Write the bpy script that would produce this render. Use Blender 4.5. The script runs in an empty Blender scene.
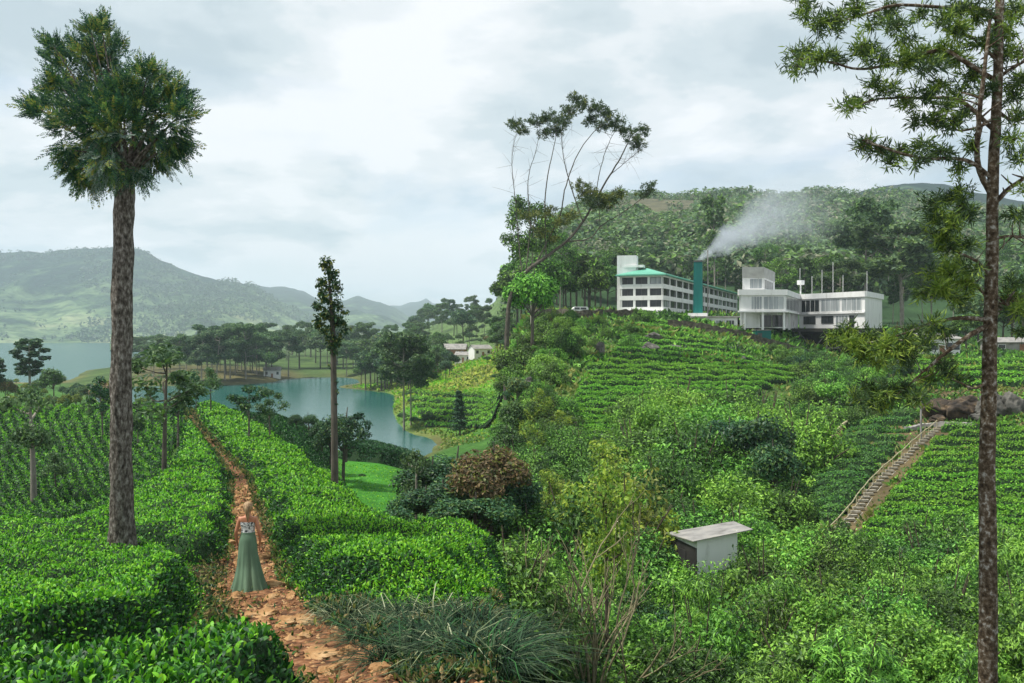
import bpy, math
import numpy as np
from mathutils import Vector
R = math.radians
rng = np.random.default_rng(7)
S = bpy.context.scene
COL = S.collection

# ------------------------------------------------------------------ camera, sky, sun, exposure
F, HX, HY = 900.0, 512.0, 335.0          # focal length in pixels, centre column, horizon row
cam_d = bpy.data.cameras.new("camera"); cam = bpy.data.objects.new("camera", cam_d); COL.objects.link(cam)
cam_d.sensor_width = 36.0; cam_d.lens = 36.0 * F / 1024.0
cam_d.shift_y = (HY - 341.5) / 1024.0
cam_d.clip_start = 0.1; cam_d.clip_end = 40000
cam.location = (0, 0, 0); cam.rotation_euler = (R(90), 0, 0)
S.camera = cam

SUN_EL, SUN_AZ = 62.0, -98.0             # azimuth from +Y, negative = to the left
world = bpy.data.worlds.new("World"); S.world = world; world.use_nodes = True
nt = world.node_tree; nt.nodes.clear()
def N(t, **kw):
    n = nt.nodes.new(t)
    for k, v in kw.items(): setattr(n, k, v)
    return n
out = N("ShaderNodeOutputWorld")
sky = N("ShaderNodeTexSky", sky_type='NISHITA', sun_disc=False, sun_elevation=R(SUN_EL), sun_rotation=R(SUN_AZ))
bg1 = N("ShaderNodeBackground"); bg1.inputs[1].default_value = 0.11
nt.links.new(sky.outputs[0], bg1.inputs[0])
tc = N("ShaderNodeTexCoord"); sep = N("ShaderNodeSeparateXYZ"); nt.links.new(tc.outputs['Generated'], sep.inputs[0])
def M(op, a, b=None, c=None, clamp=False):
    n = N("ShaderNodeMath", operation=op); n.use_clamp = clamp
    for i, v in enumerate((a, b, c)):
        if v is None: continue
        if isinstance(v, (int, float)): n.inputs[i].default_value = v
        else: nt.links.new(v, n.inputs[i])
    return n.outputs[0]
zz = M('MAXIMUM', sep.outputs[2], 0.0); den = M('ADD', zz, 0.22)
cx_ = M('DIVIDE', sep.outputs[0], den); cy_ = M('DIVIDE', sep.outputs[1], den)
cmb = N("ShaderNodeCombineXYZ"); nt.links.new(cx_, cmb.inputs[0]); nt.links.new(cy_, cmb.inputs[1]); nt.links.new(M('MULTIPLY', zz, 1.5), cmb.inputs[2])
def cloud_noise(scale, detail, off, rough=0.55, dist=0.0):
    mp = N("ShaderNodeMapping"); mp.inputs['Location'].default_value = off; nt.links.new(cmb.outputs[0], mp.inputs[0])
    n = N("ShaderNodeTexNoise"); n.inputs['Scale'].default_value = scale; n.inputs['Detail'].default_value = detail
    n.inputs['Roughness'].default_value = rough; n.inputs['Distortion'].default_value = dist
    nt.links.new(mp.outputs[0], n.inputs['Vector']); return n.outputs[0]
def ramp(v, stops, interp='EASE'):
    r = N("ShaderNodeValToRGB"); r.color_ramp.interpolation = interp
    while len(r.color_ramp.elements) < len(stops): r.color_ramp.elements.new(0.5)
    for e, (p, c) in zip(r.color_ramp.elements, stops): e.position = p; e.color = (*c, 1)
    nt.links.new(v, r.inputs[0]); return r.outputs[0]
n1 = cloud_noise(1.25, 7, (3.1, 0.4, 0), 0.5, 0.3)
n2 = cloud_noise(2.6, 8, (7.7, 2.0, 1.0), 0.55, 0.2)
mixn = M('ADD', M('ADD', M('MULTIPLY', n1, 0.6), M('MULTIPLY', n2, 0.4)), M('MULTIPLY', M('SUBTRACT', 0.30, zz), 0.16))
ccol = ramp(mixn, [(0.405, (0.37, 0.44, 0.48)), (0.465, (0.47, 0.53, 0.56)), (0.505, (0.59, 0.62, 0.64)), (0.55, (0.69, 0.70, 0.715))])
bg2 = N("ShaderNodeBackground"); bg2.inputs[1].default_value = 1.0; nt.links.new(ccol, bg2.inputs[0])
n3 = cloud_noise(0.9, 6, (1.3, 5.1, 0.2), 0.55, 0.4)
cover = M('SUBTRACT', 1.0, M('MULTIPLY', ramp(n3, [(0.50, (0, 0, 0)), (0.66, (1, 1, 1))]), 0.45))
mx = N("ShaderNodeMixShader"); nt.links.new(cover, mx.inputs[0]); nt.links.new(bg1.outputs[0], mx.inputs[1]); nt.links.new(bg2.outputs[0], mx.inputs[2])
nt.links.new(mx.outputs[0], out.inputs[0])

sd = bpy.data.lights.new("sun", 'SUN'); sd.energy = 3.9; sd.angle = R(8); sd.color = (1.0, 0.95, 0.87)
sun = bpy.data.objects.new("sun", sd); COL.objects.link(sun)
sdir = Vector((math.sin(R(SUN_AZ)) * math.cos(R(SUN_EL)), math.cos(R(SUN_AZ)) * math.cos(R(SUN_EL)), math.sin(R(SUN_EL))))
sun.rotation_euler = sdir.to_track_quat('Z', 'Y').to_euler(); sun.location = (0, 0, 60)

S.view_settings.view_transform = 'Standard'; S.view_settings.look = 'None'
S.view_settings.exposure = 0.55; S.view_settings.gamma = 1.0; S.view_settings.use_curve_mapping = False
S.render.engine = 'CYCLES'
S.cycles.use_denoising = True
S.cycles.max_bounces = 5; S.cycles.diffuse_bounces = 3; S.cycles.glossy_bounces = 2
S.cycles.transmission_bounces = 3; S.cycles.volume_bounces = 1; S.cycles.transparent_max_bounces = 8
S.cycles.volume_max_steps = 128

# ------------------------------------------------------------------ helpers
def tag(o, label=None, cat=None, group=None, kind=None):
    if label: o["label"] = label
    if cat: o["category"] = cat
    if group: o["group"] = group
    if kind: o["kind"] = kind
    return o
def mesh(name, parts, mats, smooth=False):
    """parts: list of (V, F, material_index[, smooth])"""
    me = bpy.data.meshes.new(name)
    vs, loops, tot, mi, sm, off = [], [], [], [], [], 0
    for p in parts:
        V = np.asarray(p[0], float).reshape(-1, 3); Fa = np.asarray(p[1], int)
        if len(V) == 0 or len(Fa) == 0: continue
        vs.append(V); loops.append((Fa + off).ravel()); tot.append(np.full(len(Fa), Fa.shape[1])); mi.append(np.full(len(Fa), p[2]))
        sm.append(np.full(len(Fa), p[3] if len(p) > 3 else smooth)); off += len(V)
    V = np.concatenate(vs); L = np.concatenate(loops); T = np.concatenate(tot); MI = np.concatenate(mi); SM = np.concatenate(sm)
    me.vertices.add(len(V)); me.vertices.foreach_set("co", V.ravel().astype(np.float32))
    me.loops.add(len(L)); me.loops.foreach_set("vertex_index", L.astype(np.int32))
    me.polygons.add(len(T)); st = np.concatenate(([0], np.cumsum(T)[:-1]))
    me.polygons.foreach_set("loop_start", st.astype(np.int32))
    try: me.polygons.foreach_set("loop_total", T.astype(np.int32))
    except Exception: pass
    for m in mats: me.materials.append(m)
    me.polygons.foreach_set("material_index", MI.astype(np.int32)); me.polygons.foreach_set("use_smooth", SM.astype(bool))
    me.update(calc_edges=True); me.validate()
    return me
def link(name, me, parent=None, loc=(0, 0, 0), rz=0.0, sc=1.0):
    o = bpy.data.objects.new(name, me); COL.objects.link(o)
    o.parent = parent; o.location = loc; o.rotation_euler = (0, 0, rz)
    o.scale = sc if hasattr(sc, '__len__') else (sc, sc, sc)
    return o
def unit(v): return v / np.maximum(np.linalg.norm(v, axis=-1, keepdims=True), 1e-9)
def rvec(n, g=None): return unit((g or rng).normal(size=(n, 3)))
def tube(P, Rr, seg=7, cap=True):
    P = np.asarray(P, float); Rr = np.broadcast_to(np.asarray(Rr, float), (len(P),))
    T = unit(np.gradient(P, axis=0)); ref = np.array([0.31, 0.87, 0.2]) if abs(T[0, 2]) > 0.7 else np.array([0, 0, 1.0])
    V = []; u = unit(np.cross(T[0], ref))
    a = np.linspace(0, 2 * np.pi, seg, endpoint=False)
    for p, t, r in zip(P, T, Rr):
        u = unit(u - t * np.dot(u, t)); w = np.cross(t, u)
        V.append(p + r * (np.cos(a)[:, None] * u + np.sin(a)[:, None] * w))
    V = np.concatenate(V); n = len(P); i = np.arange(seg); j = (i + 1) % seg
    Fq = np.concatenate([np.stack([k * seg + i, k * seg + j, (k + 1) * seg + j, (k + 1) * seg + i], 1) for k in range(n - 1)])
    return V, Fq
def smooth_path(P, n, jit=0.0, g=None):
    """resample a polyline with Catmull-Rom smoothing"""
    P = np.asarray(P, float); k = len(P); Q = np.vstack([2 * P[0] - P[1], P, 2 * P[-1] - P[-2]])
    t = np.linspace(0, k - 1 - 1e-6, n); i = t.astype(int); f = (t - i)[:, None]
    a, b, c, d = Q[i], Q[i + 1], Q[i + 2], Q[i + 3]
    r = 0.5 * (2 * b + (c - a) * f + (2 * a - 5 * b + 4 * c - d) * f ** 2 + (3 * b - a - 3 * c + d) * f ** 3)
    if jit: r[1:-1] += (g or rng).normal(size=(n - 2, P.shape[1])) * jit
    return r
BOXF = np.array([[0, 3, 2, 1], [4, 5, 6, 7], [0, 1, 5, 4], [1, 2, 6, 5], [2, 3, 7, 6], [3, 0, 4, 7]])
def hexa(b, t):  # four base corners, four top corners
    return np.vstack([b, t]), BOXF
def box(x0, x1, y0, y1, z0, z1):
    b = [(x0, y0), (x1, y0), (x1, y1), (x0, y1)]
    return hexa(np.array([(*p, z0) for p in b]), np.array([(*p, z1) for p in b]))
def bar(p0, p1, r, seg=6): return tube([p0, p1], [r, r], seg)
def quads(P, D, Nn, L, W, fold=0.12):
    """one diamond leaf per row"""
    n = len(P); L = np.broadcast_to(L, (n,))[:, None]; W = np.broadcast_to(W, (n,))[:, None]
    D = unit(D); B = unit(np.cross(D, Nn)); U = np.cross(B, D)
    m = P + D * L * 0.45 + U * L * fold
    V = np.stack([P, m - B * W * .5, P + D * L, m + B * W * .5], 1).reshape(-1, 3)
    return V, np.arange(4 * n).reshape(n, 4)
def leaves6(P, D, Nn, L, W, curl=0.18):
    """curved six-point leaf, four triangles"""
    n = len(P); L = np.broadcast_to(L, (n,))[:, None]; W = np.broadcast_to(W, (n,))[:, None]
    D = unit(D); B = unit(np.cross(D, Nn)); U = np.cross(B, D)
    a = P + D * L * .36 + U * L * curl * .6; b = P + D * L * .74 + U * L * curl * .5; t = P + D * L - U * L * curl * .25
    V = np.stack([P, a - B * W * .5, a + B * W * .5, b - B * W * .38, b + B * W * .38, t], 1).reshape(-1, 3)
    f = np.array([[0, 1, 2], [1, 3, 4], [1, 4, 2], [3, 5, 4]]); Fa = (np.arange(n)[:, None, None] * 6 + f).reshape(-1, 3)
    return V, Fa
_tab = np.random.default_rng(99).random((256, 256))
def vnoise(x, y, sc):
    x = np.asarray(x) / sc; y = np.asarray(y) / sc
    i = np.floor(x).astype(int); j = np.floor(y).astype(int); f = x - i; g = y - j
    f = f * f * (3 - 2 * f); g = g * g * (3 - 2 * g)
    a = _tab[i & 255, j & 255]; b = _tab[(i + 1) & 255, j & 255]; c = _tab[i & 255, (j + 1) & 255]; d = _tab[(i + 1) & 255, (j + 1) & 255]
    return (a * (1 - f) + b * f) * (1 - g) + (c * (1 - f) + d * f) * g
def fbm(x, y, sc, o=4):
    s, a, t = 0, 1.0, 0
    for k in range(o): s = s + a * vnoise(np.asarray(x) + 37.7 * k, np.asarray(y) - 19.1 * k, sc / 2 ** k); t += a; a *= .5
    return s / t
def sstep(x): x = np.clip(x, 0, 1); return x * x * (3 - 2 * x)

# ------------------------------------------------------------------ materials
def newmat(name):
    m = bpy.data.materials.new(name); m.use_nodes = True; t = m.node_tree; t.nodes.clear()
    o = t.nodes.new("ShaderNodeOutputMaterial"); return m, t, o
def mnode(t, typ, **kw):
    n = t.nodes.new(typ)
    for k, v in kw.items(): setattr(n, k, v)
    return n
def mramp(t, val, stops, interp='LINEAR'):
    r = t.nodes.new("ShaderNodeValToRGB"); r.color_ramp.interpolation = interp
    while len(r.color_ramp.elements) < len(stops): r.color_ramp.elements.new(0.5)
    for e, (p, c) in zip(r.color_ramp.elements, stops): e.position = p; e.color = (*c, 1)
    t.links.new(val, r.inputs[0]); return r.outputs[0]
LM = 1.5
def leafmat(name, cols, trans=0.3, rough=0.5, spec=0.35, var=0.25):
    """leaf colours picked per leaf, with a tone of its own for each plant"""
    m, t, o = newmat(name)
    g = mnode(t, "ShaderNodeNewGeometry"); k = len(cols); cols = [tuple(min(v * LM, .6) for v in c_) for c_ in cols]
    c = mramp(t, g.outputs['Random Per Island'], [((i + .5) / k, cc) for i, cc in enumerate(cols)])
    oi = mnode(t, "ShaderNodeObjectInfo"); hs = mnode(t, "ShaderNodeHueSaturation")
    mr = mnode(t, "ShaderNodeMapRange"); mr.inputs[3].default_value = 1 - var; mr.inputs[4].default_value = 1 + var
    t.links.new(oi.outputs['Random'], mr.inputs[0]); t.links.new(mr.outputs[0], hs.inputs['Value'])
    mr2 = mnode(t, "ShaderNodeMapRange"); mr2.inputs[3].default_value = .5 - var * .07; mr2.inputs[4].default_value = .5 + var * .07
    w = mnode(t, "ShaderNodeMath", operation='FRACT'); w2 = mnode(t, "ShaderNodeMath", operation='MULTIPLY'); w2.inputs[1].default_value = 7.31
    t.links.new(oi.outputs['Random'], w2.inputs[0]); t.links.new(w2.outputs[0], w.inputs[0]); t.links.new(w.outputs[0], mr2.inputs[0]); t.links.new(mr2.outputs[0], hs.inputs['Hue'])
    t.links.new(c, hs.inputs['Color'])
    p = mnode(t, "ShaderNodeBsdfPrincipled"); p.inputs['Roughness'].default_value = rough; p.inputs['Specular IOR Level'].default_value = spec
    t.links.new(hs.outputs[0], p.inputs['Base Color'])
    tr = mnode(t, "ShaderNodeBsdfTranslucent"); t.links.new(hs.outputs[0], tr.inputs[0])
    mx = mnode(t, "ShaderNodeMixShader"); mx.inputs[0].default_value = trans
    t.links.new(p.outputs[0], mx.inputs[1]); t.links.new(tr.outputs[0], mx.inputs[2]); t.links.new(mx.outputs[0], o.inputs[0])
    return m
def noisemat(name, stops, scale=4.0, rough=0.85, bump=0.3, detail=6, stretch=(1, 1, 1), spec=0.25, metal=0.0, dist=0.02, coords='Object'):
    m, t, o = newmat(name)
    tcn = mnode(t, "ShaderNodeTexCoord"); mp = mnode(t, "ShaderNodeMapping"); mp.inputs['Scale'].default_value = stretch
    t.links.new(tcn.outputs[coords], mp.inputs[0])
    n = mnode(t, "ShaderNodeTexNoise"); n.inputs['Scale'].default_value = scale; n.inputs['Detail'].default_value = detail; n.inputs['Roughness'].default_value = .6
    t.links.new(mp.outputs[0], n.inputs['Vector'])
    c = mramp(t, n.outputs[0], stops)
    p = mnode(t, "ShaderNodeBsdfPrincipled"); p.inputs['Roughness'].default_value = rough; p.inputs['Specular IOR Level'].default_value = spec; p.inputs['Metallic'].default_value = metal
    t.links.new(c, p.inputs['Base Color'])
    if bump:
        b = mnode(t, "ShaderNodeBump"); b.inputs['Strength'].default_value = bump; b.inputs['Distance'].default_value = dist
        t.links.new(n.outputs[0], b.inputs['Height']); t.links.new(b.outputs[0], p.inputs['Normal'])
    t.links.new(p.outputs[0], o.inputs[0]); return m

MT = {}
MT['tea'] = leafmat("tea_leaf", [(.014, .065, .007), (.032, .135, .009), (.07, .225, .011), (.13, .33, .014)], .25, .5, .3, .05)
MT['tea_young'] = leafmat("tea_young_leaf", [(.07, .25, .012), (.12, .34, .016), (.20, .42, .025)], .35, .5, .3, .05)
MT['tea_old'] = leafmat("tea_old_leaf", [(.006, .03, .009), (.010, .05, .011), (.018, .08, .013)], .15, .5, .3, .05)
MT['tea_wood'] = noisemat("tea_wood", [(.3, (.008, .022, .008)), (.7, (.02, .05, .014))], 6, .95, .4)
MT['tea_far'] = leafmat("tea_far_leaf", [(.05, .16, .014), (.085, .23, .018), (.13, .30, .025)], .3, .5, .35, .06)
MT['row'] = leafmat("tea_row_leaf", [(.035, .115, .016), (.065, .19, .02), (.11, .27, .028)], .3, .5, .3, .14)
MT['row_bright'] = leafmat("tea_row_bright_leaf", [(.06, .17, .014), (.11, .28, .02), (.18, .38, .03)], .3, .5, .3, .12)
MT['row_dull'] = leafmat("tea_row_dull_leaf", [(.03, .085, .028), (.055, .14, .04), (.085, .19, .05)], .3, .55, .3, .14)
MT['fern'] = leafmat("fern_leaf", [(.010, .040, .026), (.016, .058, .034), (.028, .085, .036), (.07, .14, .035)], .2, .5, .4, .05)
MT['fern_young'] = leafmat("fern_young_leaf", [(.06, .14, .03), (.13, .19, .035), (.20, .19, .04)], .3, .5, .4, .05)
MT['silver'] = leafmat("fern_pale_underside", [(.10, .15, .12), (.16, .21, .17)], .2, .5, .4, .05)
MT['dark'] = leafmat("dark_leaf", [(.012, .042, .020), (.02, .065, .028), (.035, .10, .035)], .2, .5, .35, .25)
MT['mid'] = leafmat("mid_leaf", [(.018, .045, .012), (.042, .095, .018), (.08, .16, .028)], .3, .5, .35, .25)
MT['grey'] = leafmat("grey_green_leaf", [(.04, .085, .04), (.07, .13, .055), (.11, .18, .07)], .3, .55, .3, .22)
MT['hill'] = leafmat("hazed_hill_leaf", [(.09, .11, .07), (.13, .15, .09), (.18, .19, .12)], .3, .6, .2, .1)  # greyed, lightened leaf tone: distance haze put into the colour
MT['bright'] = leafmat("bright_leaf", [(.055, .15, .018), (.115, .26, .03), (.20, .38, .05)], .25, .5, .35, .2)
MT['lush'] = leafmat("lush_leaf", [(.018, .055, .012), (.055, .14, .02), (.11, .24, .032), (.18, .36, .05)], .25, .5, .35, .22)
MT['yellow'] = leafmat("yellow_green_leaf", [(.10, .19, .025), (.17, .27, .03), (.26, .33, .04)], .4, .5, .35, .18)
MT['olive'] = leafmat("olive_leaf", [(.05, .08, .02), (.10, .14, .025), (.17, .20, .035)], .3, .5, .35, .2)
MT['brown'] = leafmat("brown_leaf", [(.08, .07, .035), (.14, .11, .05), (.22, .16, .07)], .25, .6, .3, .2)
MT['needle'] = leafmat("needle_leaf", [(.02, .045, .016), (.035, .065, .02), (.06, .10, .025)], .25, .5, .35, .05)
MT['needle_young'] = leafmat("needle_young_leaf", [(.07, .13, .02), (.12, .19, .025), (.19, .26, .035)], .35, .5, .35, .05)
MT['grassblade'] = leafmat("grass_blade", [(.008, .018, .011), (.014, .03, .016), (.025, .045, .022), (.06, .085, .045)], .2, .75, .08, .15)
MT['weed'] = leafmat("weed_leaf", [(.06, .11, .02), (.12, .15, .03), (.20, .20, .05)], .3, .5, .3, .2)
MT['bark_dark'] = noisemat("bark_dark", [(.34, (.035, .03, .025)), (.47, (.10, .087, .072)), (.56, (.18, .163, .14)), (.68, (.32, .30, .27))], 15, .95, 1.0, 10, (1, 1, .5), .15, 0, .06)
MT['bark_lichen'] = noisemat("bark_lichen", [(.34, (.028, .020, .013)), (.48, (.085, .062, .038)), (.57, (.16, .13, .095)), (.66, (.36, .35, .31))], 14, .95, .9, 10, (1, 1, .9), .15, 0, .04)
MT['bark_pale'] = noisemat("bark_pale", [(.3, (.16, .145, .115)), (.6, (.34, .31, .26)), (.8, (.5, .47, .42))], 3, .9, .5, 6, (1, 1, .3))
MT['bark_grey'] = noisemat("bark_grey", [(.3, (.05, .045, .035)), (.6, (.12, .105, .085)), (.8, (.2, .18, .15))], 4, .95, .5, 6, (1, 1, .3))
MT['twig'] = noisemat("twig_bark", [(.3, (.05, .04, .028)), (.7, (.14, .11, .08))], 5, .95, .2)
MT['bare'] = noisemat("bare_twig_bark", [(.3, (.13, .115, .06)), (.7, (.30, .27, .16))], 5, .9, .2)

# ------------------------------------------------------------------ ground: height profiles by column, distance -> height
P0 = [(2, -2.25), (3, -2.4), (6, -2.95), (9, -3.55)]
G = {
 -700: [(2, -2.2), (7, -3.2), (10, -4.0), (17, -5.0), (25, -6.0), (30, -7), (40, -9.3), (55, -11.2), (80, -11.4), (110, -10.4), (125, -10.8), (150, -13), (200, -17), (300, -21), (420, -23.5), (500, -25.5), (560, -27), (1500, -35)],
 60: P0 + [(14, -4.65), (20, -5.5), (26, -6.15), (30, -6.9), (40, -9.1), (55, -11.1), (80, -11.4), (110, -10.4), (125, -10.6), (150, -13), (200, -17), (300, -21), (420, -23.5), (500, -25.5), (560, -27), (1500, -35)],
 122: P0 + [(14, -4.7), (20, -5.45), (30, -6.6), (40, -7.9), (55, -10.8), (75, -11.4), (100, -10.9), (130, -10.6), (145, -12), (170, -15), (230, -22), (260, -27), (400, -27), (440, -24), (480, -21.5), (600, -20), (700, -25), (760, -27), (1500, -35)],
 170: P0 + [(12, -4.05), (17.3, -4.98), (30, -6.4), (50, -8.0), (65, -9.6), (80, -10.6), (110, -11), (130, -10.7), (145, -12.5), (170, -18), (196, -24), (230, -29), (420, -29), (440, -24.5), (480, -21), (600, -17), (800, -15), (1500, -20)],
 195: P0 + [(12, -4.02), (17.3, -4.95), (30, -6.4), (50, -8.0), (80, -9.9), (110, -11), (130, -10.7), (145, -12.5), (170, -18), (196, -24), (230, -29), (420, -29), (440, -24.5), (480, -21), (600, -17), (800, -15), (1500, -20)],
 215: P0 + [(12, -4.0), (17.3, -4.94), (30, -6.4), (50, -8.0), (80, -9.9), (110, -10.9), (125, -10.3), (136, -10.6), (150, -13.5), (170, -18), (196, -24), (230, -29), (420, -29), (440, -24.5), (480, -21), (600, -17), (800, -15), (1500, -20)],
 240: P0 + [(12, -4.0), (17.3, -4.94), (30, -6.4), (50, -8.0), (80, -9.8), (110, -11.2), (125, -11.5), (140, -12.8), (160, -15.5), (180, -21), (200, -27), (230, -29), (430, -29), (450, -24.5), (490, -21), (600, -18), (800, -15), (1500, -20)],
 270: P0 + [(12, -3.98), (17.3, -4.9), (30, -6.3), (50, -8.0), (70, -9.3), (90, -10.8), (110, -11.8), (130, -13), (160, -14.5), (175, -17), (190, -23), (205, -28), (450, -28), (470, -24.5), (520, -22), (600, -19), (800, -16), (1500, -20)],
 300: P0 + [(12, -3.95), (17, -4.75), (30, -6.2), (45, -7.5), (60, -8.8), (75, -10.2), (90, -11.9), (110, -13.2), (130, -14.2), (155, -15.8), (172, -19), (190, -25), (230, -29), (500, -29), (520, -25), (570, -22), (700, -17), (1500, -18)],
 340: P0 + [(12, -3.92), (17, -4.7), (30, -6.2), (45, -8.0), (52, -8.9), (62, -11.3), (80, -15.5), (100, -18), (130, -18.8), (160, -20.5), (180, -23.5), (192, -26), (230, -29), (400, -29), (412, -25), (440, -24), (455, -26), (510, -28), (535, -24.5), (600, -20), (1000, -10), (1500, -10)],
 380: [(2, -2.2), (6, -2.9), (10, -3.6), (14, -4.25), (17, -4.6), (28, -6.3), (40, -9), (60, -14), (80, -17), (100, -18.2), (130, -18.8), (160, -21), (180, -24), (195, -26.5), (230, -29), (370, -29), (390, -25), (420, -23.5), (460, -24), (520, -22), (560, -21), (700, -15), (1000, -6), (1500, 0)],
 410: [(2, -2.2), (6, -2.9), (9, -3.5), (14, -4.25), (22, -5.5), (30, -7.2), (45, -11), (60, -15), (90, -18), (130, -20), (170, -24), (185, -26), (215, -26), (232, -24.6), (260, -22), (300, -19.5), (340, -20.5), (380, -22), (430, -22), (500, -19), (700, -9), (1000, 0), (1500, 5)],
 460: [(2, -2.2), (6, -2.85), (9, -3.4), (14, -4.2), (22, -5.4), (30, -7.5), (45, -12), (60, -15), (90, -18), (130, -20), (180, -23), (215, -24.5), (240, -22.5), (270, -19.5), (300, -17), (350, -14.2), (400, -13), (500, -9), (700, 1), (1000, 20), (1500, 30)],
 497: [(2, -2.2), (6, -2.85), (9, -3.4), (14, -4.2), (22, -5.4), (30, -8), (45, -12.5), (60, -15.5), (90, -18), (130, -20), (200, -22), (250, -18.5), (300, -13.5), (350, -9.6), (450, -7), (600, 0), (800, 17), (1000, 34), (1500, 50)],
 508: [(2, -2.3), (6, -3.0), (9, -3.5), (14, -4.35), (22, -5.7), (30, -9.5), (45, -14), (60, -16), (90, -16), (120, -14), (150, -11), (200, -9), (300, -6), (450, 0), (700, 25), (1000, 60), (1500, 80)],
 525: [(2, -3), (6, -4.2), (9, -5.5), (14, -7.5), (20, -10), (30, -13.5), (40, -15.5), (55, -16.5), (80, -15), (100, -12.5), (120, -9), (150, -4), (180, 0), (200, 3), (230, 5), (300, 10), (450, 30), (700, 65), (1000, 100), (1500, 110)],
 560: [(2, -3.3), (6, -4.8), (9, -6.2), (14, -8.2), (20, -10.6), (30, -14), (40, -16.3), (56, -17), (80, -15.4), (100, -12.8), (110, -11.4), (130, -7.5), (150, -3.8), (170, -0.5), (190, 3.2), (205, 4.6), (250, 6), (345, 11), (450, 36), (700, 88), (1000, 140), (1200, 145), (1500, 135)],
 600: [(2, -3.5), (6, -5.0), (14, -8.5), (30, -14.3), (40, -16.6), (56, -17), (80, -15.5), (100, -13), (110, -11.6), (130, -7.5), (150, -3.8), (170, -0.5), (190, 3.4), (205, 5), (250, 6), (345, 8), (450, 36), (700, 95), (1000, 160), (1200, 163), (1500, 150)],
 700: [(2, -3.5), (6, -5.0), (14, -8.5), (30, -14.3), (40, -16.8), (56, -17.2), (80, -16.5), (100, -14), (130, -8.5), (150, -5), (170, -2), (190, 1.7), (205, 4), (250, 5.5), (345, 8), (450, 36), (700, 95), (1000, 162), (1200, 163), (1500, 150)],
 745: [(2, -3.5), (6, -5.0), (14, -8.5), (30, -14.3), (40, -16.8), (56, -17.2), (80, -16.4), (100, -14), (130, -9.8), (150, -6.6), (170, -3.8), (190, -0.5), (200, 1.2), (250, 4), (345, 8), (450, 36), (700, 95), (1000, 163), (1200, 163), (1500, 150)],
 800: [(2, -3.5), (6, -5.0), (14, -8.5), (30, -14.3), (40, -16.8), (60, -17), (80, -16), (100, -14), (130, -11.3), (160, -8.2), (190, -4.5), (205, -1.5), (225, 1.2), (345, 6), (450, 34), (700, 95), (1000, 166), (1200, 168), (1500, 150)],
 840: [(2, -3.5), (6, -5.0), (14, -8.5), (30, -14), (45, -16.4), (62, -14.9), (80, -13.5), (100, -12), (130, -10), (160, -8.5), (190, -7.5), (204, -6.5), (226, 1.2), (345, 6), (450, 34), (700, 95), (1000, 165), (1500, 150)],
 900: [(2, -3.5), (6, -5.0), (14, -8.5), (30, -14), (50, -16), (62, -14.8), (80, -13), (100, -11), (110, -9.8), (130, -8), (160, -5.5), (200, -3.2), (226, -1), (345, 6), (450, 30), (700, 88), (1000, 162), (1500, 150)],
 940: [(2, -3.5), (6, -5.0), (14, -8.5), (30, -14), (50, -16), (62, -14.5), (80, -12.5), (100, -10.3), (110, -9), (118, -6.5), (140, -5), (200, -3), (250, -1), (345, 6), (450, 30), (700, 85), (1000, 152), (1500, 140)],
 1030: [(2, -3.5), (6, -5.0), (14, -8.5), (30, -14), (50, -15.5), (62, -14), (80, -11.5), (95, -9.5), (110, -7), (120, -5.5), (150, -4), (250, -3), (345, 5), (450, 28), (700, 80), (1000, 140), (1500, 130)],
 1700: [(2, -3.5), (6, -5.0), (14, -8.5), (30, -14), (50, -15.5), (62, -14), (80, -11.5), (95, -9.5), (110, -7), (120, -5.5), (150, -4), (250, -3), (345, 5), (450, 28), (700, 70), (1000, 120), (1500, 110)],
}
LY = np.linspace(math.log(2), math.log(1500), 420)
PXG = np.arange(-700, 1701, 5.0)
_k = sorted(G)
_tabz = np.array([np.interp(LY, np.log([a for a, _ in G[k]]), [b for _, b in G[k]]) for k in _k])
ZG = np.array([[np.interp(p, _k, _tabz[:, j]) for p in PXG] for j in range(len(LY))])      # [logY, px]
def _sm(A, ax, r):
    for _ in range(r):
        B = A.copy(); s0 = [slice(None)] * 2; s1 = [slice(None)] * 2; s2 = [slice(None)] * 2
        s0[ax] = slice(0, -2); s1[ax] = slice(1, -1); s2[ax] = slice(2, None)
        B[tuple(s1)] = .25 * A[tuple(s0)] + .5 * A[tuple(s1)] + .25 * A[tuple(s2)]; A = B
    return A
ZG = _sm(_sm(ZG, 0, 8), 1, 3)
_YY, _PP = np.meshgrid(np.exp(LY), PXG, indexing='ij'); _XX = (_PP - HX) / F * _YY
_amp = np.interp(_YY, [2, 20, 100, 300, 1000, 1500], [.03, .06, .25, .8, 16, 22])
_left = (_PP < 500)
ZG = ZG + (fbm(_XX, _YY, 6, 3) - .5) * np.minimum(_amp, .5) + np.where(_left, .12, 1.0) * (fbm(_XX + 500, _YY, 160, 4) - .5) * np.where(_YY > 330, _amp * 1.6, 0) - np.where((_PP > 500) & (_YY > 330), np.interp(_YY, [330, 1000], [0, 13]), 0)
def ground(x, y):
    x = np.asarray(x, float); y = np.maximum(np.asarray(y, float), 2.01)
    p = np.clip(HX + F * x / y, PXG[0], PXG[-1] - 1e-3); l = np.clip(np.log(y), LY[0], LY[-1] - 1e-6)
    a = (p - PXG[0]) / 5.0; b = (l - LY[0]) / (LY[1] - LY[0]); i = a.astype(int); j = b.astype(int); f = a - i; g = b - j
    return (ZG[j, i] * (1 - f) + ZG[j, i + 1] * f) * (1 - g) + (ZG[j + 1, i] * (1 - f) + ZG[j + 1, i + 1] * f) * g
def wx(px, Y): return (px - HX) / F * Y
def at(px, Y, dz=0.0):
    x = wx(px, Y); return np.array([x, Y, float(ground(x, Y)) + dz])
def pt(px, py, Y): return np.array([wx(px, Y), Y, (HY - py) / F * Y])
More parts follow.
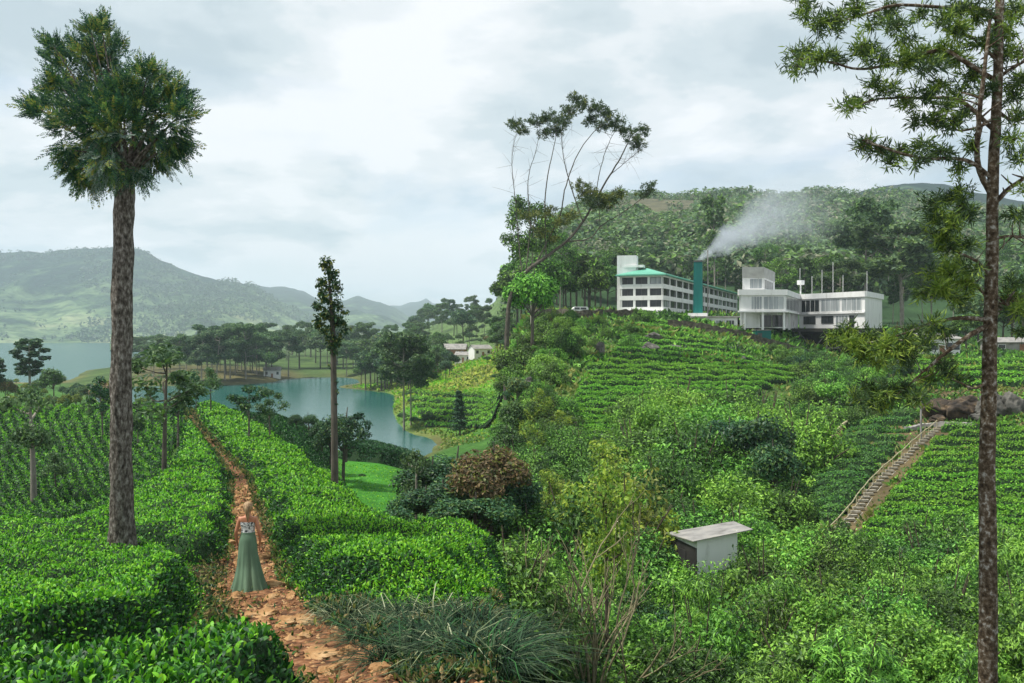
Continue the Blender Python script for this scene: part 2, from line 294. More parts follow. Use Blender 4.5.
def hit(px, py, y0=5.0, y1=1400.0):
    """the ground point seen at this place: first crossing outward from y0"""
    Y = np.exp(np.linspace(math.log(y0), math.log(y1), 900)); z = ground(wx(px, Y), Y); p = HY - F * z / Y
    k = np.where(p <= py)[0]
    Yh = Y[k[0]] if len(k) else y1
    return at(px, float(Yh))
PATH = np.array([(3, -.2), (6, -.75), (9, -1.52), (10.5, -2.2), (12, -2.85), (14.2, -3.75), (17.3, -4.95), (25, -7.25), (30, -8.8), (40, -12.0), (50, -15.1), (65, -20.6), (80, -26.6), (95, -32.6), (110, -38.8), (122, -43.5), (132, -47.8), (140, -51)])
def path_x(y): return np.interp(y, PATH[:, 0], PATH[:, 1])

# ------------------------------------------------------------------ ground mesh
gc = np.zeros((*ZG.shape, 3)); soil = np.array([.07, .045, .025]); grass = np.array([.05, .13, .025]); scrub = np.array([.07, .10, .035]); forest = np.array([.03, .065, .025])
gc[:] = grass
gc[(_YY < 60) & (_PP < 520)] = (.045, .034, .018)
gc[(_YY >= 50) & (_YY < 190) & (_PP < 360)] = (.05, .11, .02)
gc[(_YY >= 78) & (_YY < 150) & (_PP > 335) & (_PP < 400)] = (.045, .18, .022)          # lawn by the lake
yel = (_YY > 236) & (_YY < 420) & (_PP > 395) & (_PP < 506)
gc[yel] = (.19, .23, .035)
gc[(_YY > 205) & (_YY < 285) & (_PP > 395) & (_PP < 520)] = (.07, .17, .03)
gc[(_YY >= 400) & (_PP > 60) & (_PP < 420)] = (.06, .105, .03)
gc[(_YY >= 420) & (_PP >= 400) & (_PP < 515)] = (.09, .15, .05)
gc[(_PP >= 515) & (_YY < 104)] = (.03, .045, .016)
gc[(_PP >= 515) & (_YY >= 100) & (_YY < 210)] = (.075, .12, .03)
gc[(_PP >= 800) & (_YY >= 60) & (_YY < 130)] = (.12, .095, .05)
gc[(_PP >= 515) & (_YY >= 230)] = forest
bm = (_PP > 585) & (_PP < 735) & (_YY > 700); gc[bm] = (.10, .10, .06)                # bare patch on the hillside
shore = (np.abs(ZG + 24.8) < .3) & (_PP < 505) & (_YY > 150); gc[shore] = (.15, .12, .055)
bank = (_PP > 130) & (_PP < 300) & (_YY > 440) & (_YY < 560); gc[bank] = (.10, .095, .04)
gc = _sm(_sm(gc.reshape(*ZG.shape, 3), 0, 2), 1, 2) if False else gc
n0, n1_ = ZG.shape
gv = np.stack([_XX, _YY, ZG], -1).reshape(-1, 3); ii = np.arange(n0 * n1_).reshape(n0, n1_)
gf = np.stack([ii[:-1, :-1], ii[:-1, 1:], ii[1:, 1:], ii[1:, :-1]], -1).reshape(-1, 4)
def ground_material():
    m, t, o = newmat("ground_cover")
    a = mnode(t, "ShaderNodeAttribute", attribute_name="tint"); g = mnode(t, "ShaderNodeNewGeometry")
    n = mnode(t, "ShaderNodeTexNoise"); n.inputs['Scale'].default_value = .9; n.inputs['Detail'].default_value = 9; n.inputs['Roughness'].default_value = .65
    t.links.new(g.outputs['Position'], n.inputs['Vector'])
    n2 = mnode(t, "ShaderNodeTexNoise"); n2.inputs['Scale'].default_value = .06; n2.inputs['Detail'].default_value = 6; t.links.new(g.outputs['Position'], n2.inputs['Vector'])
    v = mnode(t, "ShaderNodeMath", operation='MULTIPLY'); t.links.new(n.outputs[0], v.inputs[0]); t.links.new(n2.outputs[0], v.inputs[1])
    c = mramp(t, v.outputs[0], [(.12, (.5, .5, .45)), (.25, (1, 1, 1)), (.38, (1.6, 1.45, 1.3))])
    mx = mnode(t, "ShaderNodeMix", data_type='RGBA', blend_type='MULTIPLY'); mx.inputs[0].default_value = 1
    t.links.new(a.outputs['Color'], mx.inputs[6]); t.links.new(c, mx.inputs[7])
    p = mnode(t, "ShaderNodeBsdfPrincipled"); p.inputs['Roughness'].default_value = .95; p.inputs['Specular IOR Level'].default_value = .1
    t.links.new(mx.outputs[2], p.inputs['Base Color'])
    b = mnode(t, "ShaderNodeBump"); b.inputs['Strength'].default_value = .7; b.inputs['Distance'].default_value = .25
    t.links.new(n.outputs[0], b.inputs['Height']); t.links.new(b.outputs[0], p.inputs['Normal'])
    t.links.new(p.outputs[0], o.inputs[0]); return m
MT['ground'] = ground_material()
def tinted(name, V, Fq, cols, mat, kind='structure'):
    me = mesh(name, [(V, Fq, 0, True)], [mat]); at_ = me.color_attributes.new("tint", 'FLOAT_COLOR', 'POINT')
    at_.data.foreach_set("color", np.concatenate([cols.reshape(-1, 3), np.ones((len(V), 1))], 1).astype(np.float32).ravel())
    return tag(link(name, me), kind=kind)
for _ in range(3):
    for ax in (0, 1):
        gc = np.stack([_sm(gc[..., q], ax, 1) for q in range(3)], -1)
tinted("ground", gv, gf, gc, MT['ground'])

# footpath, a sheet just above the ground
py_ = np.exp(np.linspace(math.log(5.0), math.log(139), 160)); uu = np.linspace(-1, 1, 15)
wid = np.interp(py_, [5, 9, 11, 13, 17, 30, 60, 140], [.5, .55, .8, .85, .70, .60, .52, .45])
pw = wid[:, None] * (1 + .25 * (vnoise(py_ * 1.0, py_ * 0, 1.1)[:, None] - .5))
PX_ = path_x(py_)[:, None] + uu[None] * pw; PY_ = np.repeat(py_[:, None], 15, 1)
PZ_ = ground(PX_, PY_) + .03 - .05 * np.abs(uu[None]) ** 3 + .05 * (fbm(PX_, PY_, .5, 3) - .5)
jj = np.arange(160 * 15).reshape(160, 15)
pf = np.stack([jj[:-1, :-1], jj[:-1, 1:], jj[1:, 1:], jj[1:, :-1]], -1).reshape(-1, 4)
MT['path'] = noisemat("red_earth", [(.30, (.03, .017, .010)), (.44, (.095, .045, .022)), (.55, (.22, .10, .045)), (.72, (.36, .20, .105))], 6.0, .95, .9, 9, (1, 1, 1), .15, 0, .06, )
tag(link("path", mesh("path", [(np.stack([PX_, PY_, PZ_], -1).reshape(-1, 3), pf, 0, True)], [MT['path']])), kind='structure')

# lake
def water():
    m, t, o = newmat("lake_water"); g = mnode(t, "ShaderNodeNewGeometry")
    mp = mnode(t, "ShaderNodeMapping"); mp.inputs['Scale'].default_value = (.5, .14, 1); t.links.new(g.outputs['Position'], mp.inputs[0])
    n = mnode(t, "ShaderNodeTexNoise"); n.inputs['Scale'].default_value = .8; n.inputs['Detail'].default_value = 4; t.links.new(mp.outputs[0], n.inputs['Vector'])
    b = mnode(t, "ShaderNodeBump"); b.inputs['Strength'].default_value = .12; b.inputs['Distance'].default_value = .3; t.links.new(n.outputs[0], b.inputs['Height'])
    p = mnode(t, "ShaderNodeBsdfPrincipled"); p.inputs['Base Color'].default_value = (.004, .085, .07, 1); p.inputs['Specular IOR Level'].default_value = .38; p.inputs['Roughness'].default_value = .2; p.inputs['IOR'].default_value = 1.33
    t.links.new(b.outputs[0], p.inputs['Normal']); t.links.new(p.outputs[0], o.inputs[0]); return m
MT['water'] = water()
tag(link("lake", mesh("lake", [(np.array([(-4200, 140, -25), (0, 140, -25), (0, 620, -25), (-300, 3300, -25), (-4200, 3300, -25)]), np.array([[0, 1, 2, 3, 4]]), 0)], [MT['water']])), kind='structure')

# far mountains beyond the lake
def mountain_material(far=0.0):
    m, t, o = newmat("mountain_cover"); g = mnode(t, "ShaderNodeNewGeometry")
    n = mnode(t, "ShaderNodeTexNoise"); n.inputs['Scale'].default_value = .0045; n.inputs['Detail'].default_value = 10; n.inputs['Roughness'].default_value = .62; n.inputs['Distortion'].default_value = .6
    t.links.new(g.outputs['Position'], n.inputs['Vector'])
    s = mnode(t, "ShaderNodeSeparateXYZ"); t.links.new(g.outputs['Position'], s.inputs[0])
    mr = mnode(t, "ShaderNodeMapRange"); mr.inputs[1].default_value = 20; mr.inputs[2].default_value = 300; mr.inputs[3].default_value = .12 - far; mr.inputs[4].default_value = -.10 - far; t.links.new(s.outputs[2], mr.inputs[0])
    ad = mnode(t, "ShaderNodeMath", operation='ADD'); t.links.new(n.outputs[0], ad.inputs[0]); t.links.new(mr.outputs[0], ad.inputs[1])
    c = mramp(t, ad.outputs[0], [(.36, (.010, .028, .022)), (.47, (.022, .05, .028)), (.54, (.08, .135, .06)), (.66, (.17, .24, .11)), (.74, (.25, .29, .15))])
    n2 = mnode(t, "ShaderNodeTexNoise"); n2.inputs['Scale'].default_value = .03; n2.inputs['Detail'].default_value = 6; t.links.new(g.outputs['Position'], n2.inputs['Vector'])
    c2 = mramp(t, n2.outputs[0], [(.35, (.45, .5, .5)), (.55, (1, 1, 1)), (.7, (1.25, 1.2, 1.1))])
    mx = mnode(t, "ShaderNodeMix", data_type='RGBA', blend_type='MULTIPLY'); mx.inputs[0].default_value = 1; t.links.new(c, mx.inputs[6]); t.links.new(c2, mx.inputs[7])
    p = mnode(t, "ShaderNodeBsdfPrincipled"); p.inputs['Roughness'].default_value = 1; p.inputs['Specular IOR Level'].default_value = .0
    t.links.new(mx.outputs[2], p.inputs['Base Color'])
    b = mnode(t, "ShaderNodeBump"); b.inputs['Strength'].default_value = .8; b.inputs['Distance'].default_value = 20; t.links.new(n2.outputs[0], b.inputs['Height']); t.links.new(b.outputs[0], p.inputs['Normal'])
    t.links.new(p.outputs[0], o.inputs[0]); return m
MT['mountain'] = mountain_material(); MT['mountain_far'] = mountain_material(.09)
def mountain(crest, Y0, Y1, foot, rough, seed, expo=1.35, mat='mountain'):
    pxs = np.arange(crest[0][0], crest[-1][0] + .1, 2.0); v = np.linspace(0, 1.3, 70)
    cz = (HY - np.interp(pxs, [c[0] for c in crest], [c[1] for c in crest])) / F * Y1
    Yv = Y0 + (Y1 - Y0) * v
    Pm, Ym = np.meshgrid(pxs, Yv); X = (Pm - HX) / F * Ym
    vv = np.minimum(v, 1)[:, None]; prof = vv ** expo
    Z = foot + (cz[None] - foot) * prof
    Z = np.where(v[:, None] > 1, Z - (v[:, None] - 1) * (cz[None] - foot) * 1.6, Z)
    rid = 1 - np.abs(2 * fbm(X + seed * 911, Ym * .55, rough * 9, 4) - 1)
    Z = Z + (rid - .75) * rough * 1.7 * np.sin(np.pi * np.clip(vv, 0, 1)) ** .8 + (fbm(X + seed, Ym, rough * 2.5, 4) - .5) * rough * .55 * np.clip(vv * 4, 0, 1)
    k = np.arange(Z.size).reshape(Z.shape); q = np.stack([k[:-1, :-1], k[:-1, 1:], k[1:, 1:], k[1:, :-1]], -1).reshape(-1, 4)
    tag(link("mountain", mesh("mountain", [(np.stack([X, Ym, Z], -1).reshape(-1, 3), q, 0, True)], [MT[mat]])), kind='structure')
    return X, Ym, Z
ML = mountain([(-420, 262), (-150, 252), (0, 250), (40, 251), (75, 248), (105, 248), (135, 249), (147, 252), (160, 260), (180, 268), (200, 275), (215, 279), (232, 281), (252, 287), (268, 295), (300, 309), (345, 326), (390, 338)], 2750, 4300, -26, 70, 3)
mountain([(180, 300), (220, 289), (240, 286), (258, 285), (270, 288), (285, 287), (305, 291), (325, 301), (345, 299), (357, 296), (368, 299), (380, 301), (395, 307), (410, 318), (430, 335)], 3600, 6200, -20, 90, 8, 1.1, 'mountain_far')
mountain([(330, 325), (375, 311), (390, 306), (400, 307), (411, 303), (419, 302), (426, 299), (433, 304), (441, 304), (446, 306), (452, 315), (465, 322), (500, 331), (560, 334)], 4500, 8600, -20, 80, 12, 1.1, 'mountain_far')
# low country between the lake arm and the mountains
pl = mountain([(110, 341), (200, 337), (300, 336), (400, 334), (470, 330), (520, 328)], 1350, 3000, -22, 18, 20, 1.0)
# ridge further back on the other side
mountain([(820, 205), (860, 192), (885, 186), (905, 182), (925, 181), (945, 182), (975, 190), (1040, 205), (1400, 235)], 1300, 2100, 60, 45, 31, 1.0)

# haze over the whole valley
m, t, o = newmat("valley_haze"); pv = mnode(t, "ShaderNodeVolumePrincipled"); pv.inputs['Color'].default_value = (.74, .86, .97, 1); pv.inputs['Density'].default_value = .000135; pv.inputs['Anisotropy'].default_value = .2
t.links.new(pv.outputs[0], o.inputs['Volume'])
tag(link("haze", mesh("haze", [(*box(-6500, 6500, -20, 12500, -60, 640), 0)], [m])), kind='stuff')
#@@PART2
# ------------------------------------------------------------------ tea
def poly_xy(pts): return np.array([(wx(p, Y), Y) for p, Y in pts])
def inside(x, y, P):
    x = np.asarray(x); y = np.asarray(y); r = np.zeros(x.shape, bool); n = len(P)
    for i in range(n):
        x1, y1 = P[i]; x2, y2 = P[(i + 1) % n]
        c = (y1 > y) != (y2 > y)
        r ^= c & (x < (x2 - x1) * (y - y1) / (y2 - y1 + 1e-12) + x1)
    return r
def segdist(x, y, P, closed=True):
    d = np.full(np.shape(x), 1e9); n = len(P)
    for i in range(n if closed else n - 1):
        a = P[i]; b = P[(i + 1) % n]; ab = b - a
        t_ = np.clip(((x - a[0]) * ab[0] + (y - a[1]) * ab[1]) / (ab @ ab + 1e-12), 0, 1)
        d = np.minimum(d, np.hypot(x - a[0] - t_ * ab[0], y - a[1] - t_ * ab[1]))
    return d
def tea_field(label, poly, nleaf, px_step, ly_step, height=.9, furrows=(), rows=None, bump=.28, edge=.38, lmin=.07, lk=.0036, mats=('tea', 'tea_young', 'tea_old'), six=True, young=.35, seed=1, bare=.0):
    g = np.random.default_rng(seed); P = poly_xy(poly); pmin, pmax = min(p for p, _ in poly), max(p for p, _ in poly); ymin, ymax = min(y for _, y in poly), max(y for _, y in poly)
    FU = [(np.array([(wx(p, Y), Y) for p, Y in f]), w, d) for f, w, d in furrows]
    def canopy(x, y):
        d = segdist(x, y, P) * np.where(inside(x, y, P), 1, -1)
        h = height * (1 - bump + 2 * bump * fbm(x, y, 1.7, 3)) + .22 * (vnoise(x, y, .55) - .5) * min(1, bump * 4)
        for fp, w, dd in FU: h = h * (1 - dd * np.exp(-(segdist(x, y, fp, False) / w) ** 2))
        if rows is not None: h = h * rows(x, y)
        e = edge * (.5 + 1.1 * vnoise(x, y, 1.1)); d = d + .05 - .36 * edge * vnoise(x + 9, y, 1.6) - .2 * edge * vnoise(x - 31, y, .6)
        return ground(x, y) + np.where(d > 0, h * sstep(d / e) - .02, -.25)
    pxs = np.arange(pmin, pmax + px_step, px_step); ly = np.arange(math.log(ymin), math.log(ymax) + ly_step, ly_step)
    Yg, Pg = np.meshgrid(np.exp(ly), pxs, indexing='ij'); X = (Pg - HX) / F * Yg
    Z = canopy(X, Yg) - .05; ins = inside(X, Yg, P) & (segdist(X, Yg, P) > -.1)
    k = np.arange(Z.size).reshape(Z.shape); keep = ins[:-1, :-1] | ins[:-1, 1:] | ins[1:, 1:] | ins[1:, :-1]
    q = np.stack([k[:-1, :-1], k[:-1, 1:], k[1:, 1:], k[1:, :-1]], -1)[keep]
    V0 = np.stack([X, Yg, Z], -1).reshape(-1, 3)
    # leaves, evenly by the area they take up in perspective
    n = int(nleaf * 6); p = g.uniform(pmin, pmax, n); Y = np.exp(g.uniform(math.log(ymin), math.log(ymax), n)); x = (p - HX) / F * Y
    ok = inside(x, Y, P); x, Y = x[ok], Y[ok]
    if bare and rows is not None: ok = rows(x, Y) > bare; x, Y = x[ok], Y[ok]
    e = np.maximum(.04, Y * .0012); c0 = canopy(x, Y); gx = (canopy(x + e, Y) - canopy(x - e, Y)) / (2 * e); gy = (canopy(x, Y + e) - canopy(x, Y - e)) / (2 * e)
    sl = np.sqrt(1 + gx ** 2 + gy ** 2); ok = g.random(len(x)) < np.minimum(sl / 3.5, 1) ; x, Y, c0, gx, gy = x[ok], Y[ok], c0[ok], gx[ok], gy[ok]
    if len(x) > nleaf: x, Y, c0, gx, gy = x[:nleaf], Y[:nleaf], c0[:nleaf], gx[:nleaf], gy[:nleaf]
    n = len(x); Nn = unit(np.stack([-gx, -gy, np.ones(n)], 1)); Tn = rvec(n, g); D = unit(Nn * g.uniform(.05, .9, (n, 1)) + Tn * .75 + np.array([0, 0, .3]))
    Ln = np.maximum(lmin, Y * lk) * g.uniform(.65, 1.3, n); Pp = np.stack([x, Y, c0 - .02], 1) + Nn * g.uniform(-.05, .05, (n, 1)) - D * (Ln * .3)[:, None]
    NL = unit(Nn + .55 * rvec(n, g))
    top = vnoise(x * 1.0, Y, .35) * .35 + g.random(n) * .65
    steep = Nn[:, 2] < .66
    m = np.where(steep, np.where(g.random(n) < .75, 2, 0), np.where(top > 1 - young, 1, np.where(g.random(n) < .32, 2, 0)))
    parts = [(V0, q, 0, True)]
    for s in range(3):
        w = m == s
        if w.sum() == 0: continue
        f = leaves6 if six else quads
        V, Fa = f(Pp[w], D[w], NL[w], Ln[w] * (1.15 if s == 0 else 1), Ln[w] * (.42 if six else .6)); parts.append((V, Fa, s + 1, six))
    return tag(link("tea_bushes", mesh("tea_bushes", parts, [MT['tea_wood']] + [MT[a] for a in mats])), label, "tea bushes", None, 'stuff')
far_m = ('tea_far', 'tea_young', 'tea_old')
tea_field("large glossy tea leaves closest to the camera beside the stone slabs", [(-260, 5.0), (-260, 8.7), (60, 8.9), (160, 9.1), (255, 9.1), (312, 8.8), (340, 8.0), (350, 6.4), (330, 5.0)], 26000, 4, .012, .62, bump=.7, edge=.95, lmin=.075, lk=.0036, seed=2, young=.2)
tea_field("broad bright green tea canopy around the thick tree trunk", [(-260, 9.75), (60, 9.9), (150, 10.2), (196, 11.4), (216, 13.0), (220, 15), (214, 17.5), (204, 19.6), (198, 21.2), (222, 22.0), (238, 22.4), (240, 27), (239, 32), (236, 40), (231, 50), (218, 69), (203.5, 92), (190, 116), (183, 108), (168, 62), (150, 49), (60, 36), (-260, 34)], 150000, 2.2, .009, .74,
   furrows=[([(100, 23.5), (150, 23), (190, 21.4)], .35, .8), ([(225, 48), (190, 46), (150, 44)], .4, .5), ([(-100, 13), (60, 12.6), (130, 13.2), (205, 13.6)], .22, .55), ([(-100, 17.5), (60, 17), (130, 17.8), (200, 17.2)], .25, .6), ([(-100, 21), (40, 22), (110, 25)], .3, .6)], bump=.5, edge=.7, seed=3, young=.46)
def rows_left(x, y):
    ph = (x / y * 85 + 4.5 * np.sin((y - 50) / 38.0) + .9 * fbm(x, y, 9, 2)) / 1.05
    return .08 + .92 * np.abs(np.sin(np.pi * ph)) ** .8
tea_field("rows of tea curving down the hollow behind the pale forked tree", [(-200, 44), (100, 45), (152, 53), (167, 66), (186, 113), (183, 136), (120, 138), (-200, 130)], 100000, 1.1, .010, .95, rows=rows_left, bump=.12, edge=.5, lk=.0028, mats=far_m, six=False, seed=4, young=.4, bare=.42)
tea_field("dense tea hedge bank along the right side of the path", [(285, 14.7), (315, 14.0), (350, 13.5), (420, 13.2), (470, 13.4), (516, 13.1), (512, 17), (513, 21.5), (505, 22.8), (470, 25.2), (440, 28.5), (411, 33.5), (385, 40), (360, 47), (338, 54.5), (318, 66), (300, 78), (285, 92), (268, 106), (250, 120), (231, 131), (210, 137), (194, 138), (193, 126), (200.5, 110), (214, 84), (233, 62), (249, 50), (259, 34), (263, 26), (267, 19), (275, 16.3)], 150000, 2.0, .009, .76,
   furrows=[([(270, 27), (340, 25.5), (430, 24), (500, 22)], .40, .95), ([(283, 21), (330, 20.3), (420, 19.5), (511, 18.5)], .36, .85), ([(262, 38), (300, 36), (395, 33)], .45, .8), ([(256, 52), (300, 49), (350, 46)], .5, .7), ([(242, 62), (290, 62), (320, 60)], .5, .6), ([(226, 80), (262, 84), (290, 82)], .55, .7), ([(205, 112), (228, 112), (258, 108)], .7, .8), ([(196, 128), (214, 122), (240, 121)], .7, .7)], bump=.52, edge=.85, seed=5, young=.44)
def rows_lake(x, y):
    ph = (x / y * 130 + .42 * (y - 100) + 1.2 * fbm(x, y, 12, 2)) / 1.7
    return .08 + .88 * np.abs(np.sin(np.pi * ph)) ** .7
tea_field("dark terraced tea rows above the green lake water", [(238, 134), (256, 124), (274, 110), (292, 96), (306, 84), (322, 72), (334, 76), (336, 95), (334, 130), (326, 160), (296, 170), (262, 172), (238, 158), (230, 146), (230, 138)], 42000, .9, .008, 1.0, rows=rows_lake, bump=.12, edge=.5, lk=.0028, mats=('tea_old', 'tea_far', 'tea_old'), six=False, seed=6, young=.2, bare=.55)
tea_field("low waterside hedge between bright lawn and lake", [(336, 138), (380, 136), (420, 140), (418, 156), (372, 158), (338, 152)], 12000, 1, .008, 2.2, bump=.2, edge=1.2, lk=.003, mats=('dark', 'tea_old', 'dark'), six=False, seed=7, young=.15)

# tea hedges on the slope under the factory: every row a hedge of its own
def hedge_row(label, group, pts, wd, ht, mats, per_m, leaf, seed, cat="tea hedge"):
    g = np.random.default_rng(seed); pts = np.asarray(pts); seglen = np.linalg.norm(np.diff(pts[:, :2], axis=0), axis=1); tot = seglen.sum()
    if tot < 1: return
    s = np.concatenate([[0], np.cumsum(seglen)]); n = max(6, int(tot / .5)); q = np.linspace(0, tot, n)
    C = np.stack([np.interp(q, s, pts[:, k]) for k in range(3)], 1); T = unit(np.gradient(C, axis=0)); Sd = unit(np.cross(T, [0, 0, 1.0]))
    lump = .72 + .5 * vnoise(q + seed * 13, q * 0, 1.3); gap = np.where(vnoise(q + seed * 7, q * 0 + 3, 2.1) < .12, .35, 1.0); lump = lump * gap; lump[[0, -1]] *= .5
    a = np.linspace(0, np.pi, 7)
    V = np.concatenate([c + np.cos(a)[:, None] * sd * wd * .46 * l + np.sin(a)[:, None] ** .7 * np.array([0, 0, 1]) * ht * .88 * l - np.array([0, 0, .12]) for c, sd, l in zip(C, Sd, lump)])
    k = np.arange(n * 7).reshape(n, 7); Fq = np.stack([k[:-1, :-1], k[:-1, 1:], k[1:, 1:], k[1:, :-1]], -1).reshape(-1, 4)
    m = int(tot * per_m); u = g.uniform(0, n - 1.001, m); i = u.astype(int); f = (u - i)[:, None]; c = C[i] * (1 - f) + C[i + 1] * f; l = (lump[i] * (1 - f[:, 0]) + lump[i + 1] * f[:, 0]) * g.uniform(.85, 1.12, m)
    th = np.arccos(g.uniform(-1, 1, m)); o = np.cos(th)[:, None] * Sd[i] * wd * .5 * l[:, None] + (np.sin(th) ** .7 * ht * l)[:, None] * np.array([0, 0, 1])
    P = c + o; Nn = unit(np.cos(th)[:, None] * Sd[i] + np.sin(th)[:, None] * np.array([0, 0, 1]) + .5 * rvec(m, g)); D = unit(np.cross(Nn, rvec(m, g)) + Nn * .35)
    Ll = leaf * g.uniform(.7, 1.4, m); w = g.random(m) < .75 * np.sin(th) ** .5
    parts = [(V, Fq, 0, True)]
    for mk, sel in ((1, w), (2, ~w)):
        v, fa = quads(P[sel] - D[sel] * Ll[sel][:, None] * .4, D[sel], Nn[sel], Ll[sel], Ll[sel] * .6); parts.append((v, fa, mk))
    b = C[0].copy()
    for kq in range(len(parts)): parts[kq] = (parts[kq][0] - b, *parts[kq][1:])
    return tag(link("tea_hedge", mesh("tea_hedge", parts, [MT['tea_wood'], MT[mats[0]], MT[mats[1]]]), loc=b), label, cat, group)
def rows_between(pys, left, right, label, group, wd, ht, mats, per_m, leaf, seed, tilt=0.0, y0=45, wav=2.0, skip=.0):
    for i, py in enumerate(pys):
        a, b = left(py), right(py); xs = np.arange(a, b, 3.0)
        if len(xs) < 3: continue
        pts = [hit(x, py + tilt * (x - a) + wav * (float(vnoise(x, i * 9.0, 45.0)) - .5), y0) for x in xs]
        pts = np.array(pts); yy = pts[:, 1]; yy = np.convolve(np.pad(yy, 4, mode='edge'), np.ones(9) / 9, 'valid')   # smooth contour
        pts = np.array([[wx(x, y), y, float(ground(wx(x, y), y))] for x, y in zip(xs, yy)])
        lab = label[0] if i == 0 else label[2] if i == len(pys) - 1 else label[1]
        hedge_row(lab, group, pts, wd, ht, mats, per_m, leaf, seed + i)
lin = lambda y0, x0, y1, x1: (lambda y: x0 + (x1 - x0) * (y - y0) / (y1 - y0))
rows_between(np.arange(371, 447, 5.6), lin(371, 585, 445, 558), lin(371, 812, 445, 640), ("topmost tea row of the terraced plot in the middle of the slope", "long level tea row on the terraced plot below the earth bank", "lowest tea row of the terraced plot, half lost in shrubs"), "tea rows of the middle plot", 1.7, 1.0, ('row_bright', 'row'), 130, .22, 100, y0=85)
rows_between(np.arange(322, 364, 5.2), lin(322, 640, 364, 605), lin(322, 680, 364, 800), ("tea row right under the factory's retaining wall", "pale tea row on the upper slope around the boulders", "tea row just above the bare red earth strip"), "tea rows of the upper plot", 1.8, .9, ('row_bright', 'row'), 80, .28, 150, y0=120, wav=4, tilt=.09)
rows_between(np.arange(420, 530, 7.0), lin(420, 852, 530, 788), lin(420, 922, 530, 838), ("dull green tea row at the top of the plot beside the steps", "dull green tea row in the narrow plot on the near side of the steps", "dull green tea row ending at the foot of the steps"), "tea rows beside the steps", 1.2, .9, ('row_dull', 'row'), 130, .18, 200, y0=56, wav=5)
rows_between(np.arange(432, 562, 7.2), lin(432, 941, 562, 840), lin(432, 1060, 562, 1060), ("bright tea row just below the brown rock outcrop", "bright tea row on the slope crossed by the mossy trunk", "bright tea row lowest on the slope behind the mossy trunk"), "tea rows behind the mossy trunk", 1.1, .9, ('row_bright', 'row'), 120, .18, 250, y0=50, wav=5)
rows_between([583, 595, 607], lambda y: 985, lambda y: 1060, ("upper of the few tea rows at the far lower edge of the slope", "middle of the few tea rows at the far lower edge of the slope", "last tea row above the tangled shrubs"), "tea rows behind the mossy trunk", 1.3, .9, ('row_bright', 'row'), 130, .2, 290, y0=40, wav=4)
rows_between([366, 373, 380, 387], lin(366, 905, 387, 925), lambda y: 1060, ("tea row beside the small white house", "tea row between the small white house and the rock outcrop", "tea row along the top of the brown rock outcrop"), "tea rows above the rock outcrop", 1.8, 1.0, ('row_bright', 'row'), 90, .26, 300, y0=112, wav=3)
rows_between(np.arange(395, 430, 6), lin(395, 405, 430, 430), lambda y: 513, ("top tea row of the yellow knoll across the water", "tea row on the lower flank of the yellow knoll", "tea row along the water below the yellow knoll"), "tea rows on the lakeside knoll", 2.4, 1.3, ('row_bright', 'row'), 40, .5, 320, y0=205, wav=5)

